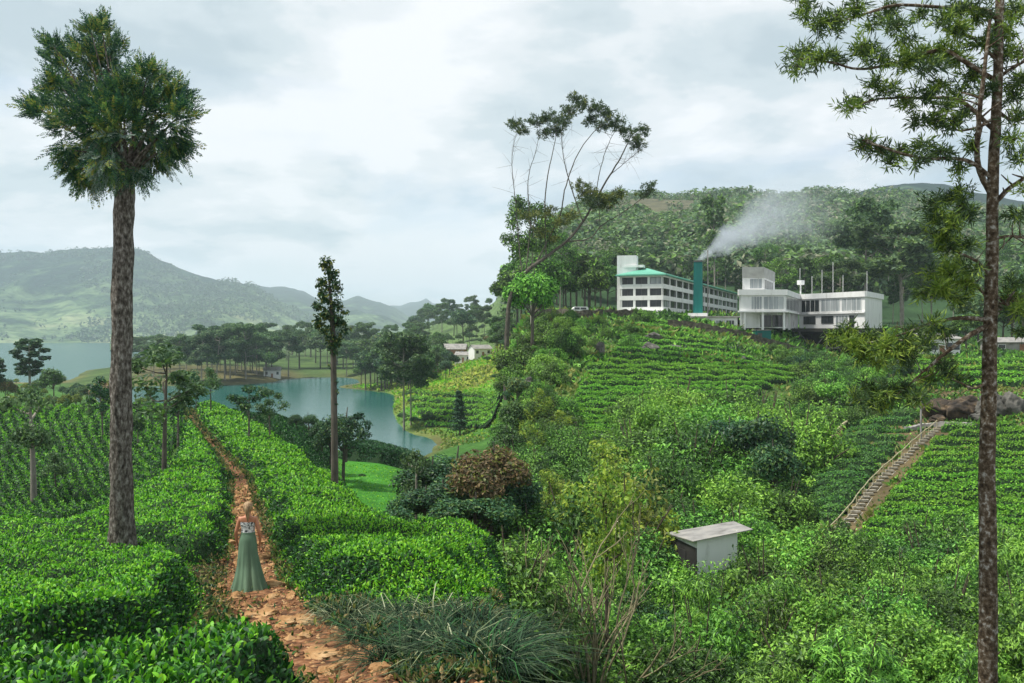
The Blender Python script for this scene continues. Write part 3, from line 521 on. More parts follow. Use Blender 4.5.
# ------------------------------------------------------------------ trees and shrubs
def clump(g, c, r, n, leaf, up=.25, shell=.45):
    d = rvec(n, g); rr = g.random(n) ** shell; P = np.asarray(c) + d * rr[:, None] * np.asarray(r)
    Nn = unit(d * np.array([1, 1, 1.2]) + np.array([0, 0, up]) + .7 * rvec(n, g)); D = unit(np.cross(Nn, rvec(n, g)) + d * .4 - np.array([0, 0, .15]))
    L = leaf * g.uniform(.6, 1.4, n); return quads(P - D * L[:, None] * .4, D, Nn, L, L * g.uniform(.4, .65, n))
def cat(parts):
    vs, fs, o = [], [], 0
    for V, Fa in parts: vs.append(V); fs.append(Fa + o); o += len(V)
    return np.concatenate(vs), np.concatenate(fs)
def proto_tree(kind, H, seed, leaf, leafm, barkm, dens=1.0, trunk_r=None, leafm2=None):
    """returns (trunk mesh, crown mesh)"""
    g = np.random.default_rng(seed); tr = trunk_r or H * .014; wood, cr = [], []
    lean = g.normal(size=2) * H * .03; top = np.array([lean[0], lean[1], H])
    tp = smooth_path([(0, 0, -.4), (lean[0] * .2, lean[1] * .2, H * .35), (lean[0] * .6, lean[1] * .6, H * .7), (lean[0], lean[1], H * .93)], 9)
    at_h = lambda f: np.array([np.interp(f * H, tp[:, 2], tp[:, k]) for k in range(3)])
    wood.append(tube(tp, tr * np.linspace(1.25, .3, 9), 7))
    def limb(f, tip, r):
        a = at_h(f); m_ = (a + tip) / 2 + np.array([0, 0, -.06 * np.linalg.norm(tip - a)]) + g.normal(size=3) * .03 * H
        wood.append(tube(smooth_path([a, m_, tip], 5), r * np.linspace(1, .35, 5), 5))
    if kind == 'umbrella':       # tall clear trunk, open flat-topped crown in tiers
        for k in range(20):
            f = g.uniform(.45, .96); a = g.uniform(0, 6.28); R_ = H * (.10 + .16 * (1 - abs(f - .72) * 2.2)) * g.uniform(.55, 1.15)
            tip = at_h(f) + np.array([math.cos(a) * R_, math.sin(a) * R_, H * g.uniform(.02, .10)]); limb(f - .06, tip, tr * .4)
            cr.append(clump(g, tip, (H * .10, H * .10, H * .055), int(150 * dens), leaf)); cr.append(clump(g, tip + g.normal(size=3) * H * .05, (H * .08, H * .08, H * .045), int(100 * dens), leaf))
        cr.append(clump(g, top - [0, 0, H * .03], (H * .09, H * .09, H * .05), int(170 * dens), leaf))
    elif kind == 'round':
        for k in range(20):
            d = rvec(1, g)[0]; d[2] = abs(d[2]) * .9 - .25; f = .42; tip = at_h(.64) + d * np.array([H * .27, H * .27, H * .30]) * g.uniform(.6, 1.0)
            if k % 2 == 0: limb(max(.3, f + .1 * d[2]), tip, tr * .45)
            cr.append(clump(g, tip, np.array([.13, .13, .10]) * H * g.uniform(.75, 1.2), int(170 * dens), leaf))
    elif kind == 'conifer':
        for k in range(26):
            f = .14 + .84 * k / 25; a = k * 2.4; R_ = H * .15 * (1.05 - f) ** .8 * g.uniform(.7, 1.2) + H * .012
            tip = at_h(f) + np.array([math.cos(a) * R_, math.sin(a) * R_, -H * .01]); limb(f, tip, tr * .25)
            cr.append(clump(g, (tip + at_h(f)) / 2, (R_ * .75 + .1, R_ * .75 + .1, H * .03), int(95 * dens), leaf))
    elif kind == 'column':       # narrow silver-oak: shaggy upright crown on a clear pole
        for k in range(24):
            f = .45 + .53 * k / 23; a = k * 2.4 + g.normal() * .3; R_ = H * (.055 + .045 * math.sin(math.pi * (f - .42) / .62)) * g.uniform(.6, 1.25)
            tip = at_h(f) + np.array([math.cos(a) * R_, math.sin(a) * R_, H * .02]); limb(f - .03, tip, tr * .25)
            cr.append(clump(g, tip, (H * .045, H * .045, H * .035), int(110 * dens), leaf, .1))
    elif kind == 'lopped':       # shade tree of the tea garden, pruned: few limbs with tufts
        for k in range(g.integers(7, 10)):
            f = g.uniform(.5, .92); a = k * 2.4 + g.normal() * .5; R_ = H * g.uniform(.07, .24)
            tip = at_h(f) + np.array([math.cos(a) * R_, math.sin(a) * R_, H * g.uniform(.0, .12)]); limb(f - .05, tip, tr * .5)
            cr.append(clump(g, tip, np.array([.11, .11, .08]) * H * g.uniform(.7, 1.3), int(150 * dens), leaf, .1))
        cr.append(clump(g, top - [0, 0, H * .02], np.array([.10, .10, .07]) * H, int(180 * dens), leaf, .1))
    V, Fa = cat(cr); wv, wf = cat(wood); n = len(Fa); m2 = g.random(n) < .3
    crown = mesh("crown", [(V, Fa[~m2], 0), (V.copy(), Fa[m2], 1)], [MT[leafm], MT[leafm2 or leafm]])
    return mesh("trunk", [(wv, wf, 0, True)], [MT[barkm]]), crown
def put_tree(proto, p, rz, sc, label, group=None, cat_="tree", name="tree", sink=.15):
    e = link(name, None, loc=(p[0], p[1], p[2] - sink), rz=rz, sc=sc); e.empty_display_size = .5
    tag(e, label, cat_, group)
    link("trunk", proto[0], e); link("crown", proto[1], e); return e
def proto_shrub(R_, H, seed, leaf, mats, nclump=26, per=120, narrow=.5, droop=.15, stems=True):
    g = np.random.default_rng(seed); parts = []
    for k in range(nclump):
        d = rvec(1, g)[0]; d[2] = abs(d[2]); c = d * np.array([R_, R_, H]) * g.uniform(.5, .95); r = np.array([.30, .30, .24]) * R_ * g.uniform(.55, 1.35)
        n = int(per * g.uniform(.6, 1.3)); dd = rvec(n, g); P = c + dd * (g.random(n) ** .4)[:, None] * r
        Nn = unit(dd + np.array([0, 0, .45]) + d * .3 + .42 * rvec(n, g)); D = unit(np.cross(Nn, rvec(n, g)) + dd * .5 - np.array([0, 0, droop])); L = leaf * g.uniform(.6, 1.5, n)
        parts.append((*quads(P - D * L[:, None] * .4, D, Nn, L, L * narrow * g.uniform(.7, 1.2, n)), 0 if g.random() < .55 else 1))
    lv = [cat([(V, Fa) for V, Fa, m in parts if m == s]) if any(m == s for *_, m in parts) else None for s in (0, 1)]
    out_ = [(v[0], v[1], s) for s, v in enumerate(lv) if v]
    if stems:
        for k in range(7):
            d = rvec(1, g)[0]; d[2] = abs(d[2]) + .4; out_.append((*tube(smooth_path([(0, 0, -.3), d * np.array([R_ * .4, R_ * .4, H * .4]), d * np.array([R_ * .8, R_ * .8, H * .75])], 5), np.linspace(.05, .015, 5) * R_ * .5, 5), 2, True))
    return mesh("shrub", out_, [MT[mats[0]], MT[mats[1]], MT['twig']])
def put_shrub(me, p, rz, sc, label, group=None, name="shrub", cat_="shrub"):
    return tag(link(name, me, loc=(p[0], p[1], p[2] - .1), rz=rz, sc=sc), label, cat_, group)
U = lambda a, b: float(rng.uniform(a, b))

# the thick-trunked tree in the near tea (its own fronds, branch by branch)
def fronds(g, tips, dirs, n_leaf, Lf, leafL, leafW, mats_n, droop=.2):
    """feather-like fronds: a rib with pairs of narrow leaflets"""
    Ps, Ds, Ns, Ls, ids = [], [], [], [], []
    for p, d in zip(tips, dirs):
        d = unit(np.asarray(d)); L = Lf * g.uniform(.6, 1.25); side = unit(np.cross(d, rvec(1, g)[0])); nrm = np.cross(side, d); sid = g.integers(0, mats_n)
        s = np.linspace(.12, 1, n_leaf); rib = p + d * (s * L)[:, None] - np.array([0, 0, 1]) * (droop * L * s ** 2)[:, None]
        for sg in (-1, 1):
            Ps.append(rib); Ds.append(unit(d * .75 + sg * side * .8 + .18 * g.normal(size=(n_leaf, 3)) - np.array([0, 0, .15]))); Ns.append(unit(nrm + .4 * rvec(n_leaf, g))); Ls.append(leafL * (1.15 - .75 * s) * g.uniform(.7, 1.2, n_leaf)); ids.append(np.full(n_leaf, sid))
        Ps.append(rib[-1:]); Ds.append(d[None]); Ns.append(nrm[None]); Ls.append(np.array([leafL * .6])); ids.append(np.array([sid]))
    P = np.concatenate(Ps); D = np.concatenate(Ds); Nn = np.concatenate(Ns); L = np.concatenate(Ls); ids = np.concatenate(ids)
    return [(*quads(P[ids == k], D[ids == k], Nn[ids == k], L[ids == k], leafW * (.5 + .5 * L[ids == k] / leafL), .05), k) for k in range(mats_n) if (ids == k).any()]
def big_tree():
    g = np.random.default_rng(21); Y = 21.6; base = np.array([wx(122, Y), Y, float(ground(wx(122, Y), Y))]); Q = lambda px, py, dy=0: pt(px, py, Y + dy) - base
    e = link("silver_oak_tree", None, loc=base); tag(e, "tall thick-trunked tree with dense dark feathery crown standing in the tea", "tree")
    tp = smooth_path([Q(122, 575), Q(122, 520), Q(121, 440), Q(121.5, 350), Q(123, 260), Q(125, 185), Q(126, 165)], 26)
    rr = np.interp(np.linspace(0, 1, 26), [0, .09, .16, .3, .6, 1], [.42, .345, .27, .245, .225, .21]) * (1 + .018 * g.normal(size=26))
    V, Fq = tube(tp, rr, 28); V = V + .018 * unit(V - np.repeat(tp, 28, 0)) * (np.sin(V[:, 2:3] * 9 + np.arctan2(V[:, 1:2], V[:, 0:1]) * 5) + np.sin(V[:, 2:3] * 3.1 + np.arctan2(V[:, 1:2], V[:, 0:1]) * 9))
    wood = [(V, Fq)]; tips, dirs = [], []
    lobes = [(83, 45, 18), (95, 65, 26), (108, 40, 22), (88, 22, 8), (100, 18, 9), (106, 58, 20), (124, 90, 20), (141, 97, 18), (60, 95, 22), (40, 105, 20), (28, 108, 10), (75, 115, 28), (100, 110, 32), (125, 115, 32), (150, 110, 26), (170, 105, 22), (152, 72, 14), (165, 78, 14), (185, 95, 16), (190, 115, 14), (178, 135, 22), (160, 150, 24), (135, 150, 26), (105, 155, 26), (80, 160, 22), (62, 155, 14), (85, 185, 16), (110, 180, 14), (72, 178, 12), (140, 180, 12), (168, 165, 16), (185, 150, 14), (50, 80, 12), (46, 50, 10), (45, 38, 7), (90, 90, 30), (60, 60, 18), (55, 128, 16), (118, 98, 30), (122, 128, 26), (132, 165, 18), (105, 168, 18), (112, 138, 26), (146, 132, 22), (95, 135, 26)]
    for (x, y, r) in lobes:
        dy = g.uniform(-1.3, 1.3); c = Q(114 + (x - 114) * .87, 112 + (y - 112) * .88, dy); st = tp[-1] - np.array([0, 0, g.uniform(0, .5)]); mid = (st + c) / 2 + np.array([0, 0, .15])
        wood.append(tube(smooth_path([st, mid, c], 6), np.linspace(.045, .012, 6), 5))
        k = int(10 + r * 2.9); rad = r * Y / F; d = rvec(k, g); tips.append(c + d * rad * g.uniform(.1, .72, (k, 1)) * np.array([1, 1.3, 1])); out_d = unit(c - (tp[-1] + np.array([0, 0, .9])))
        dirs.append(unit(d * .75 + out_d * .65 + np.array([0, 0, .42 if y < 130 else -.45])))
    tips = np.concatenate(tips); dirs = np.concatenate(dirs)
    link("trunk", mesh("trunk", [(*cat(wood), 0, True)], [MT['bark_dark']]), e)
    hi = g.random(len(tips)) < .2; sil = (~hi) & (tips[:, 2] < Q(120, 140)[2]) & (np.abs(tips[:, 0] - .1) < .9) & (g.random(len(tips)) < .35)
    no = ~hi & ~sil; ml = []
    for sel, mi_ in ((no, 0), (hi, 1), (sil, 2)):
        if sel.any():
            for V, Fa, _ in fronds(g, tips[sel], dirs[sel], 11, .40, .15, .032, 1, .10): ml.append((V, Fa, mi_))
    link("crown", mesh("crown", ml, [MT['fern'], MT['fern_young'], MT['silver']]), e)
big_tree()
def slim_tree():
    g = np.random.default_rng(22); Y = 45.0; base = at(335, Y); Q = lambda px, py, dy=0: pt(px, py, Y + dy) - base
    e = link("silver_oak_tree", None, loc=base); tag(e, "slim bare-stemmed tree with narrow upright crown overlooking the green lake", "tree")
    tp = smooth_path([Q(335, 500), Q(334.5, 450), Q(334, 400), Q(333, 340), Q(331, 300), Q(327, 262)], 18)
    V, Fq = tube(tp, np.interp(np.linspace(0, 1, 18), [0, .6, 1], [.19, .14, .03]), 9); cr = []
    for k in range(60):
        py = g.uniform(258, 352); w = np.interp(py, [256, 275, 300, 320, 340, 352], [2.5, 8, 13, 17, 13, 6]); px = np.interp(py, [256, 300, 352], [327, 331, 333]) + g.uniform(-1, 1) * w
        cr.append(clump(g, Q(px, py, g.uniform(-.6, .6) * w * .05), (.28, .28, .25), 42, .2, 0, .6))
    for py in (366, 381, 392, 405): cr.append(clump(g, Q(333 + g.uniform(-3, 4), py), (.16, .16, .16), 22, .16))
    link("trunk", mesh("trunk", [(V, Fq, 0, True)], [MT['bark_grey']]), e); v, f_ = cat(cr); m2 = g.random(len(f_)) < .35
    link("crown", mesh("crown", [(v, f_[~m2], 0), (v.copy(), f_[m2], 1)], [MT['dark'], MT['olive']]), e)
slim_tree()

# shade trees of the tea garden, one by one: (px, distance, top row, kind, label)
lop = [proto_tree('lopped', 7, 300 + k, .28, 'dark' if k % 2 else 'grey', 'bark_dark' if k % 2 else 'bark_grey', 1.0, .10, 'mid') for k in range(4)]
lop_pale = proto_tree('lopped', 8, 330, .30, 'grey', 'bark_pale', 1.1, .19, 'mid')
def sized(proto, H0, px, Y, top, label, group=None, rz=None, cat_="tree", name="shade_tree", wide=1.0):
    b = at(px, Y); h = (HY - top) / F * Y - b[2]; s = h / H0
    return put_tree(proto, b, U(0, 6.28) if rz is None else rz, (s * wide, s * wide, s), label, group, cat_, name)
G1 = "shade trees of the tea garden"
sized(lop_pale, 8, 34, 57, 388, "pale forked tree rising from the tea rows in the hollow", G1)
sized(lop[0], 7, 56, 61, 452, "small dark tree just beside the pale forked tree", G1, wide=1.3)
sized(lop[1], 7, 103, 90, 378, "leafy tree half hidden behind the thick dark trunk", G1)
sized(lop[2], 7, 164, 50, 352, "thin dark-stemmed tree with forked crown before the path crest", G1, wide=1.25)
sized(lop[3], 7, 178, 82, 372, "slender tree leaning close behind the thin dark-stemmed tree", G1)
sized(lop[0], 7, 211, 117, 368, "shade tree on the bright crest beside the path end", G1)
sized(lop[1], 7, 249, 80, 386, "rounded dark shade tree in front of the lake arm", G1, wide=1.2)
sized(lop[2], 7, 270, 84, 390, "dark shade tree with double tuft right of the rounded one", G1, wide=1.1)
sized(lop[3], 7, 138, 85, 403, "stunted tuft tree between thick trunk and thin dark stem", G1)
sized(lop[0], 7, 8, 80, 440, "little shade tree low in the curving tea rows at picture edge", G1)
sized(lop[2], 7, 88, 105, 400, "small shade tree on the upper rim of the tea hollow", G1)
sized(lop[1], 7, 66, 118, 398, "faint shade tree near the top of the curving tea rows", G1)
sized(lop[3], 7, 40, 110, 405, "shade tree behind the crown of the pale forked tree", G1)
sized(lop[1], 7, 150, 118, 392, "shade tree on the rim of the hollow beyond the thin dark stem", G1)
sized(lop[0], 7, 196, 126, 376, "shade tree where the path meets the crest", G1)
sized(lop[2], 7, 186, 140, 372, "shade tree just over the crest behind the path end", G1)
# lakeside trees below the terraces
rnd = [proto_tree('round', 9, 340 + k, .27, 'dark', 'bark_grey', 2.4, .16, 'mid') for k in range(3)]
rnd2 = [proto_tree('round', 9, 350 + k, .45, 'mid', 'bark_grey', 1.0, .16, 'grey') for k in range(2)]
G2 = "dark trees at the foot of the lake terraces"
for px, Y, top, lab, pr in [(296, 125, 410, "leftmost dark tree of the clump at the foot of the lake terraces", rnd[0]), (309, 128, 408, "dark bush-like tree second in the clump on the lake terraces", rnd[1]), (322, 118, 414, "low dark tree just left of the slim stem by the lake", rnd[2]), (330, 112, 420, "dark round tree directly behind the slim bare stem", rnd[0]), (343, 108, 400, "tallest dark tree right of the slim stem against the lake", rnd[1])]:
    sized(pr, 9, px, Y, top, lab, G2, name="lakeside_tree")
g_ = np.random.default_rng(5)
def arm_tree():
    Y = 107; b = at(350, Y); Q = lambda px, py: pt(px, py, Y) - b
    e = link("lakeside_tree", None, loc=b); tag(e, "thin tree arching one leafy arm out over the lake", "tree", G2)
    P = smooth_path([Q(346, 462), Q(347, 430), Q(352, 419), Q(360, 416), Q(367, 424)], 12); link("trunk", mesh("trunk", [(*tube(P, np.linspace(.2, .05, 12), 6), 0, True)], [MT['bark_grey']]), e)
    link("crown", mesh("crown", [(*cat([clump(g_, p + g_.normal(size=3) * .3, (.6, .6, .4), 60, .35) for p in P[5:]]), 0)], [MT['dark']]), e)
arm_tree()

# dark thicket below the near tea bank, right of the lawn
con = [proto_tree('conifer', 10, 360 + k, .42, 'dark', 'bark_grey', 1.2, .14) for k in range(2)]
colm = [proto_tree('column', 12, 370 + k, .42, 'dark', 'bark_grey', 1.0, .15, 'grey') for k in range(3)]
G3 = "dark trees below the tea bank"
for px, Y, top, lab, pr, h0, wd in [(416, 62, 452, "thin pale-stemmed tree at the edge of the bright lawn", lop_pale, 8, .7), (432, 66, 446, "dark bushy tree left in the thicket beyond the tea bank", rnd[0], 9, 1.15), (452, 68, 436, "tall dark tree in the middle of the thicket beyond the tea bank", rnd[1], 9, 1.1), (470, 64, 448, "dark tree beside the straw-coloured drooping tree", rnd[2], 9, 1.2), (505, 60, 452, "dark tree pressed right up behind the straw-coloured drooping tree", rnd[0], 9, 1.0), (445, 58, 470, "low dark tree in front of the thicket", rnd[2], 9, 1.5), (424, 57, 476, "low dark tree by the lawn's near corner", rnd[1], 9, 1.4), (474, 55, 482, "lowest dark tree just over the tea bank", rnd[0], 9, 1.6)]:
    sized(pr, h0, px, Y, top, lab, G3, name="thicket_tree", wide=wd)
droopy = proto_tree('round', 9, 399, .30, 'brown', 'bark_grey', 2.2, .16, 'olive')
sized(droopy, 9, 490, 58, 432, "straw-coloured drooping tree at the end of the dark thicket", name="drooping_tree", wide=1.0)
sized(con[0], 10, 460, 215, 388, "dark narrow conifer standing on the yellow knoll's near flank", name="conifer_tree", wide=1.3)

# wooded shores of the lake
um = [proto_tree('umbrella', 24, 400 + k, .85, 'grey', 'bark_pale', 1.5, .28, 'dark') for k in range(3)]
umg = [proto_tree('umbrella', 24, 410 + k, .85, 'grey', 'bark_pale', 1.5, .26, 'mid') for k in range(3)]
rf = [proto_tree('round', 14, 420 + k, .75, 'mid' if k else 'dark', 'bark_grey', 1.4, .2, 'grey') for k in range(3)]
rf2 = [proto_tree('round', 14, 430 + k, .8, 'grey', 'bark_grey', 1.3, .2, 'olive') for k in range(2)]
rfy = proto_tree('round', 12, 440, .7, 'olive', 'bark_grey', 1.3, .18, 'yellow')
rfb = proto_tree('round', 12, 441, .7, 'brown', 'bark_grey', 1.2, .18, 'olive')
colf = [proto_tree('column', 22, 445 + k, .8, 'dark', 'bark_pale', 1.3, .24, 'grey') for k in range(2)]
def wood(spec, label, group, protos, name="woodland_tree"):
    """spec: rows of (px0, px1, Y0, Y1, top0, top1, n)"""
    for (a, b, y0, y1, t0, t1, n) in spec:
        for k in range(n):
            px = a + (b - a) * (k + rng.uniform(.1, .9)) / n; Y = rng.uniform(y0, y1); pr, H0 = protos[rng.integers(len(protos))]
            p = at(px, Y)
            if p[2] < -25.2: continue
            tp_ = rng.uniform(t0, t1); h = max((HY - tp_) / F * Y - p[2], 4.0); s = h / H0
            put_tree(pr, p, U(0, 6.28), (s * U(.9, 1.25), s * U(.9, 1.25), s), label, group, "tree", name)
rfm = [proto_tree('round', 14, 450 + k, .7, 'mid', 'bark_grey', 1.3, .2, 'grey') for k in range(2)]
UM = [(um[0], 24), (umg[0], 24), (umg[1], 24)]; RF = [(rf[0], 14), (rf[1], 14), (rfm[0], 14), (rfm[1], 14)]; RG = [(p, 14) for p in rf2]; UG = [(p, 24) for p in umg]
wood([(200, 300, 445, 520, 324, 340, 22), (140, 205, 450, 560, 334, 346, 10)], "tall pale-stemmed tree on the far bank of the lake arm", "far bank trees", UM)
wood([(205, 340, 540, 760, 322, 334, 26), (225, 300, 470, 530, 340, 352, 10)], "dark tree in the wood rising behind the far bank", "far bank wood", RF + UG)
wood([(330, 430, 560, 760, 320, 334, 22), (340, 410, 530, 600, 332, 344, 14)], "grey-green tree in the wood at the head of the lake", "lake head wood", RF + UG + RG)
wood([(352, 402, 390, 450, 350, 364, 12), (365, 418, 395, 470, 338, 354, 14)], "dark tree crowding the promontory at the lake head", "promontory trees", RF)
wood([(408, 452, 330, 400, 346, 364, 12), (405, 450, 400, 500, 334, 350, 14)], "dark tree in the copse behind the yellow knoll", "copse trees", RF)
wood([(415, 515, 760, 1050, 296, 322, 30), (450, 515, 560, 700, 304, 324, 14), (494, 514, 300, 480, 300, 335, 9)], "tree on the skyline of the wooded ridge past the houses", "ridge trees", RF + UG + [(c, 22) for c in colf])
wood([(425, 512, 470, 620, 326, 344, 20)], "tree among the houses on the hillside over the lake", "hillside trees", RF + RG)
wood([(0, 160, 240, 420, 372, 392, 26)], "olive-toned tree in the low wood by the left lake shore", "left shore trees", [(rfy, 12), (rf2[0], 14), (rf[0], 14)])
wood([(-60, 160, 165, 230, 388, 406, 18)], "yellowish tree behind the rim of the curving tea rows", "left rim trees", [(rfy, 12), (rf2[1], 14)])
sized(rfb, 12, 8, 230, 378, "rust-brown tree by the left lake shore", name="woodland_tree"); sized(rfb, 12, 103, 260, 376, "rust-brown tree showing just left of the thick trunk", name="woodland_tree")
sized(colf[0], 22, 30, 240, 337, "tall dark narrow tree rising against the pale left lake", name="woodland_tree", wide=1.7)
sized(rf[1], 14, 54, 235, 363, "round dark tree right of the tall narrow one by the pale lake", name="woodland_tree")
sized(colf[1], 22, -3, 230, 355, "narrow tree cut by the left picture edge over the pale lake", name="woodland_tree", wide=1.5)
sized(umg[1], 24, 404, 236, 337, "tall twin-stemmed grey tree at the foot of the yellow knoll", name="lakeside_tree", wide=1.0)
sized(umg[2], 24, 411, 240, 342, "grey tree leaning beside the tall twin-stemmed one at the knoll", name="lakeside_tree", wide=.9)
sized(rfb, 12, 487, 480, 334, "rust-red tree above the small houses", name="woodland_tree")
wood([(130, 205, 640, 900, 334, 342, 10)], "pale tree on the spit between the two lake arms", "spit trees", RG + UG)

G9 = "trees on the steep flank between knoll and factory hill"
for px, Y, top, lab, pr, h0 in [(500, 96, 418, "low green tree at the foot of the steep flank", rnd2[0], 9), (506, 108, 395, "green tree low on the steep flank beyond the straw-coloured tree", rnd2[1], 9), (509, 125, 372, "green tree halfway up the steep flank", rf2[0], 14), (503, 140, 385, "dark tree below the halfway tree on the steep flank", rnd[0], 9), (511, 150, 345, "tree near the top of the steep flank", rf2[1], 14), (505, 180, 350, "tree at the back of the steep flank", rf[0], 14), (508, 215, 330, "dark tree behind the steep flank", rf[1], 14), (499, 200, 372, "tree on the lower back of the steep flank", rnd2[0], 9), (512, 112, 405, "bushy tree at the front of the steep flank", rnd2[1], 9)]:
    sized(pr, h0, px + 7, Y, top, lab, G9, name="flank_tree", wide=.9)
def lake_grass():
    g = np.random.default_rng(96); n = 30000; px = g.uniform(336, 512, n); Y = np.exp(g.uniform(math.log(80), math.log(430), n)); x = wx(px, Y); z = ground(x, Y); lawn = (px < 400) & (Y < 132); ok = (z > -24.7) & ((Y > 192) | lawn)
    x, Y, z, lawn = x[ok], Y[ok], z[ok], lawn[ok]; n = len(x); m = fbm(x, Y, 14, 3) + .4 * (g.random(n) - .5); m = np.where(lawn, .2, m); L_ = Y * .0028 * g.uniform(.6, 1.6, n) * np.where(lawn, .6, 1); D = unit(rvec(n, g) * [1, 1, .3] + [0, 0, .5]); P = np.stack([x, Y, z - .05], 1); parts = []
    for i, (a, b_) in enumerate(((-9, .38), (.38, .56), (.56, 9))):
        s = (m >= a) & (m < b_); parts.append((*quads(P[s], D[s], rvec(int(s.sum()), g), L_[s], L_[s] * .7), i))
    tag(link("grass", mesh("grass", parts, [MT['tea_young'], MT['yellow'], MT['weed']])), "grass of the yellow knoll and bright lawn by the lake", "grass", None, 'stuff')
lake_grass()
for px, Y, s, lab in [(498, 262, 1.5, "dark shrub on the face of the yellow knoll"), (505, 345, 1.7, "shrub line on the crest of the yellow knoll"), (487, 352, 1.3, "low shrub on the crest of the yellow knoll before the cottage"), (415, 238, 1.2, "shrub at the water's edge under the yellow knoll"), (428, 236, 1.4, "second shrub at the water's edge under the yellow knoll"), (403, 252, 1.3, "shrub on the promontory edge of the yellow knoll"), (362, 118, .35, "small shrub alone on the bright lawn")]:
    h_ = 9 * s * .33; b_ = at(px, Y); put_tree(rnd[int(px) % 3], b_, U(0, 6), (s * .5, s * .5, s * .33), lab, "shrubs of the lakeside knoll", "shrub", "shrub", .6)
# ------------------------------------------------------------------ plain materials for built things
MT['white'] = noisemat("white_render", [(.28, (.42, .42, .39)), (.42, (.74, .74, .72)), (.8, (.84, .84, .83))], .9, .8, .05, 9, (1, 1, .22))
MT['concrete'] = noisemat("raw_concrete", [(.3, (.30, .30, .28)), (.7, (.48, .48, .45))], .6, .9, .2, 8)
MT['greenroof'] = noisemat("green_roof_sheet", [(.3, (.10, .34, .24)), (.7, (.16, .44, .32))], .3, .6, .1, 5)
MT['teal'] = noisemat("teal_steel", [(.3, (.003, .10, .09)), (.7, (.008, .16, .14))], .5, .5, .05, 5, (1, 1, .2))
MT['glass'] = noisemat("dark_window_glass", [(.3, (.012, .016, .018)), (.7, (.04, .048, .05))], .3, .12, 0, 2, spec=.5)
MT['paleglass'] = noisemat("curtained_window_glass", [(.35, (.22, .25, .26)), (.65, (.42, .45, .45))], 1.2, .15, 0, 3, (1, 1, .1), spec=.5)
MT['steel'] = noisemat("dark_steel", [(.3, (.06, .06, .06)), (.7, (.12, .12, .115))], 2, .6, .1, 4)
MT['darkwall_shade'] = noisemat("dark_board_and_shade", [(.3, (.018, .018, .016)), (.7, (.04, .038, .034))], 1, .9, .2, 5)  # dark boards, also the painted shade under the deck and beside the shack
MT['tin'] = noisemat("weathered_tin", [(.3, (.14, .13, .12)), (.5, (.28, .27, .255)), (.75, (.40, .37, .32))], .8, .6, .15, 7)
MT['redtile'] = noisemat("rust_roof", [(.3, (.22, .07, .04)), (.7, (.36, .14, .08))], .6, .8, .1, 5)
MT['brick'] = noisemat("brown_wall", [(.3, (.22, .10, .06)), (.7, (.38, .20, .13))], .6, .9, .1, 5)
MT['stonewall'] = noisemat("dry_stone", [(.3, (.035, .032, .025)), (.5, (.09, .08, .06)), (.7, (.18, .16, .12))], 1.6, .95, .9, 7, dist=.2)
MT['rock'] = noisemat("grey_rock", [(.3, (.04, .04, .036)), (.55, (.13, .125, .11)), (.75, (.26, .25, .22))], .9, .95, .8, 9, dist=.2)
MT['outcrop'] = noisemat("brown_rock", [(.38, (.022, .019, .016)), (.50, (.065, .05, .036)), (.60, (.16, .115, .07)), (.72, (.28, .23, .17))], .5, .95, .8, 9, (1, 1, 1.6), dist=.3)
MT['slabstone'] = noisemat("warm_slab_stone", [(.3, (.17, .085, .035)), (.5, (.36, .20, .085)), (.7, (.50, .34, .18))], 2.2, .9, .6, 8)
MT['bamboo'] = noisemat("weathered_bamboo", [(.3, (.28, .25, .14)), (.7, (.48, .44, .28))], 3, .8, .15, 5)
MT['tread'] = noisemat("grey_timber", [(.3, (.22, .20, .15)), (.7, (.46, .42, .34))], 3, .9, .3, 6)

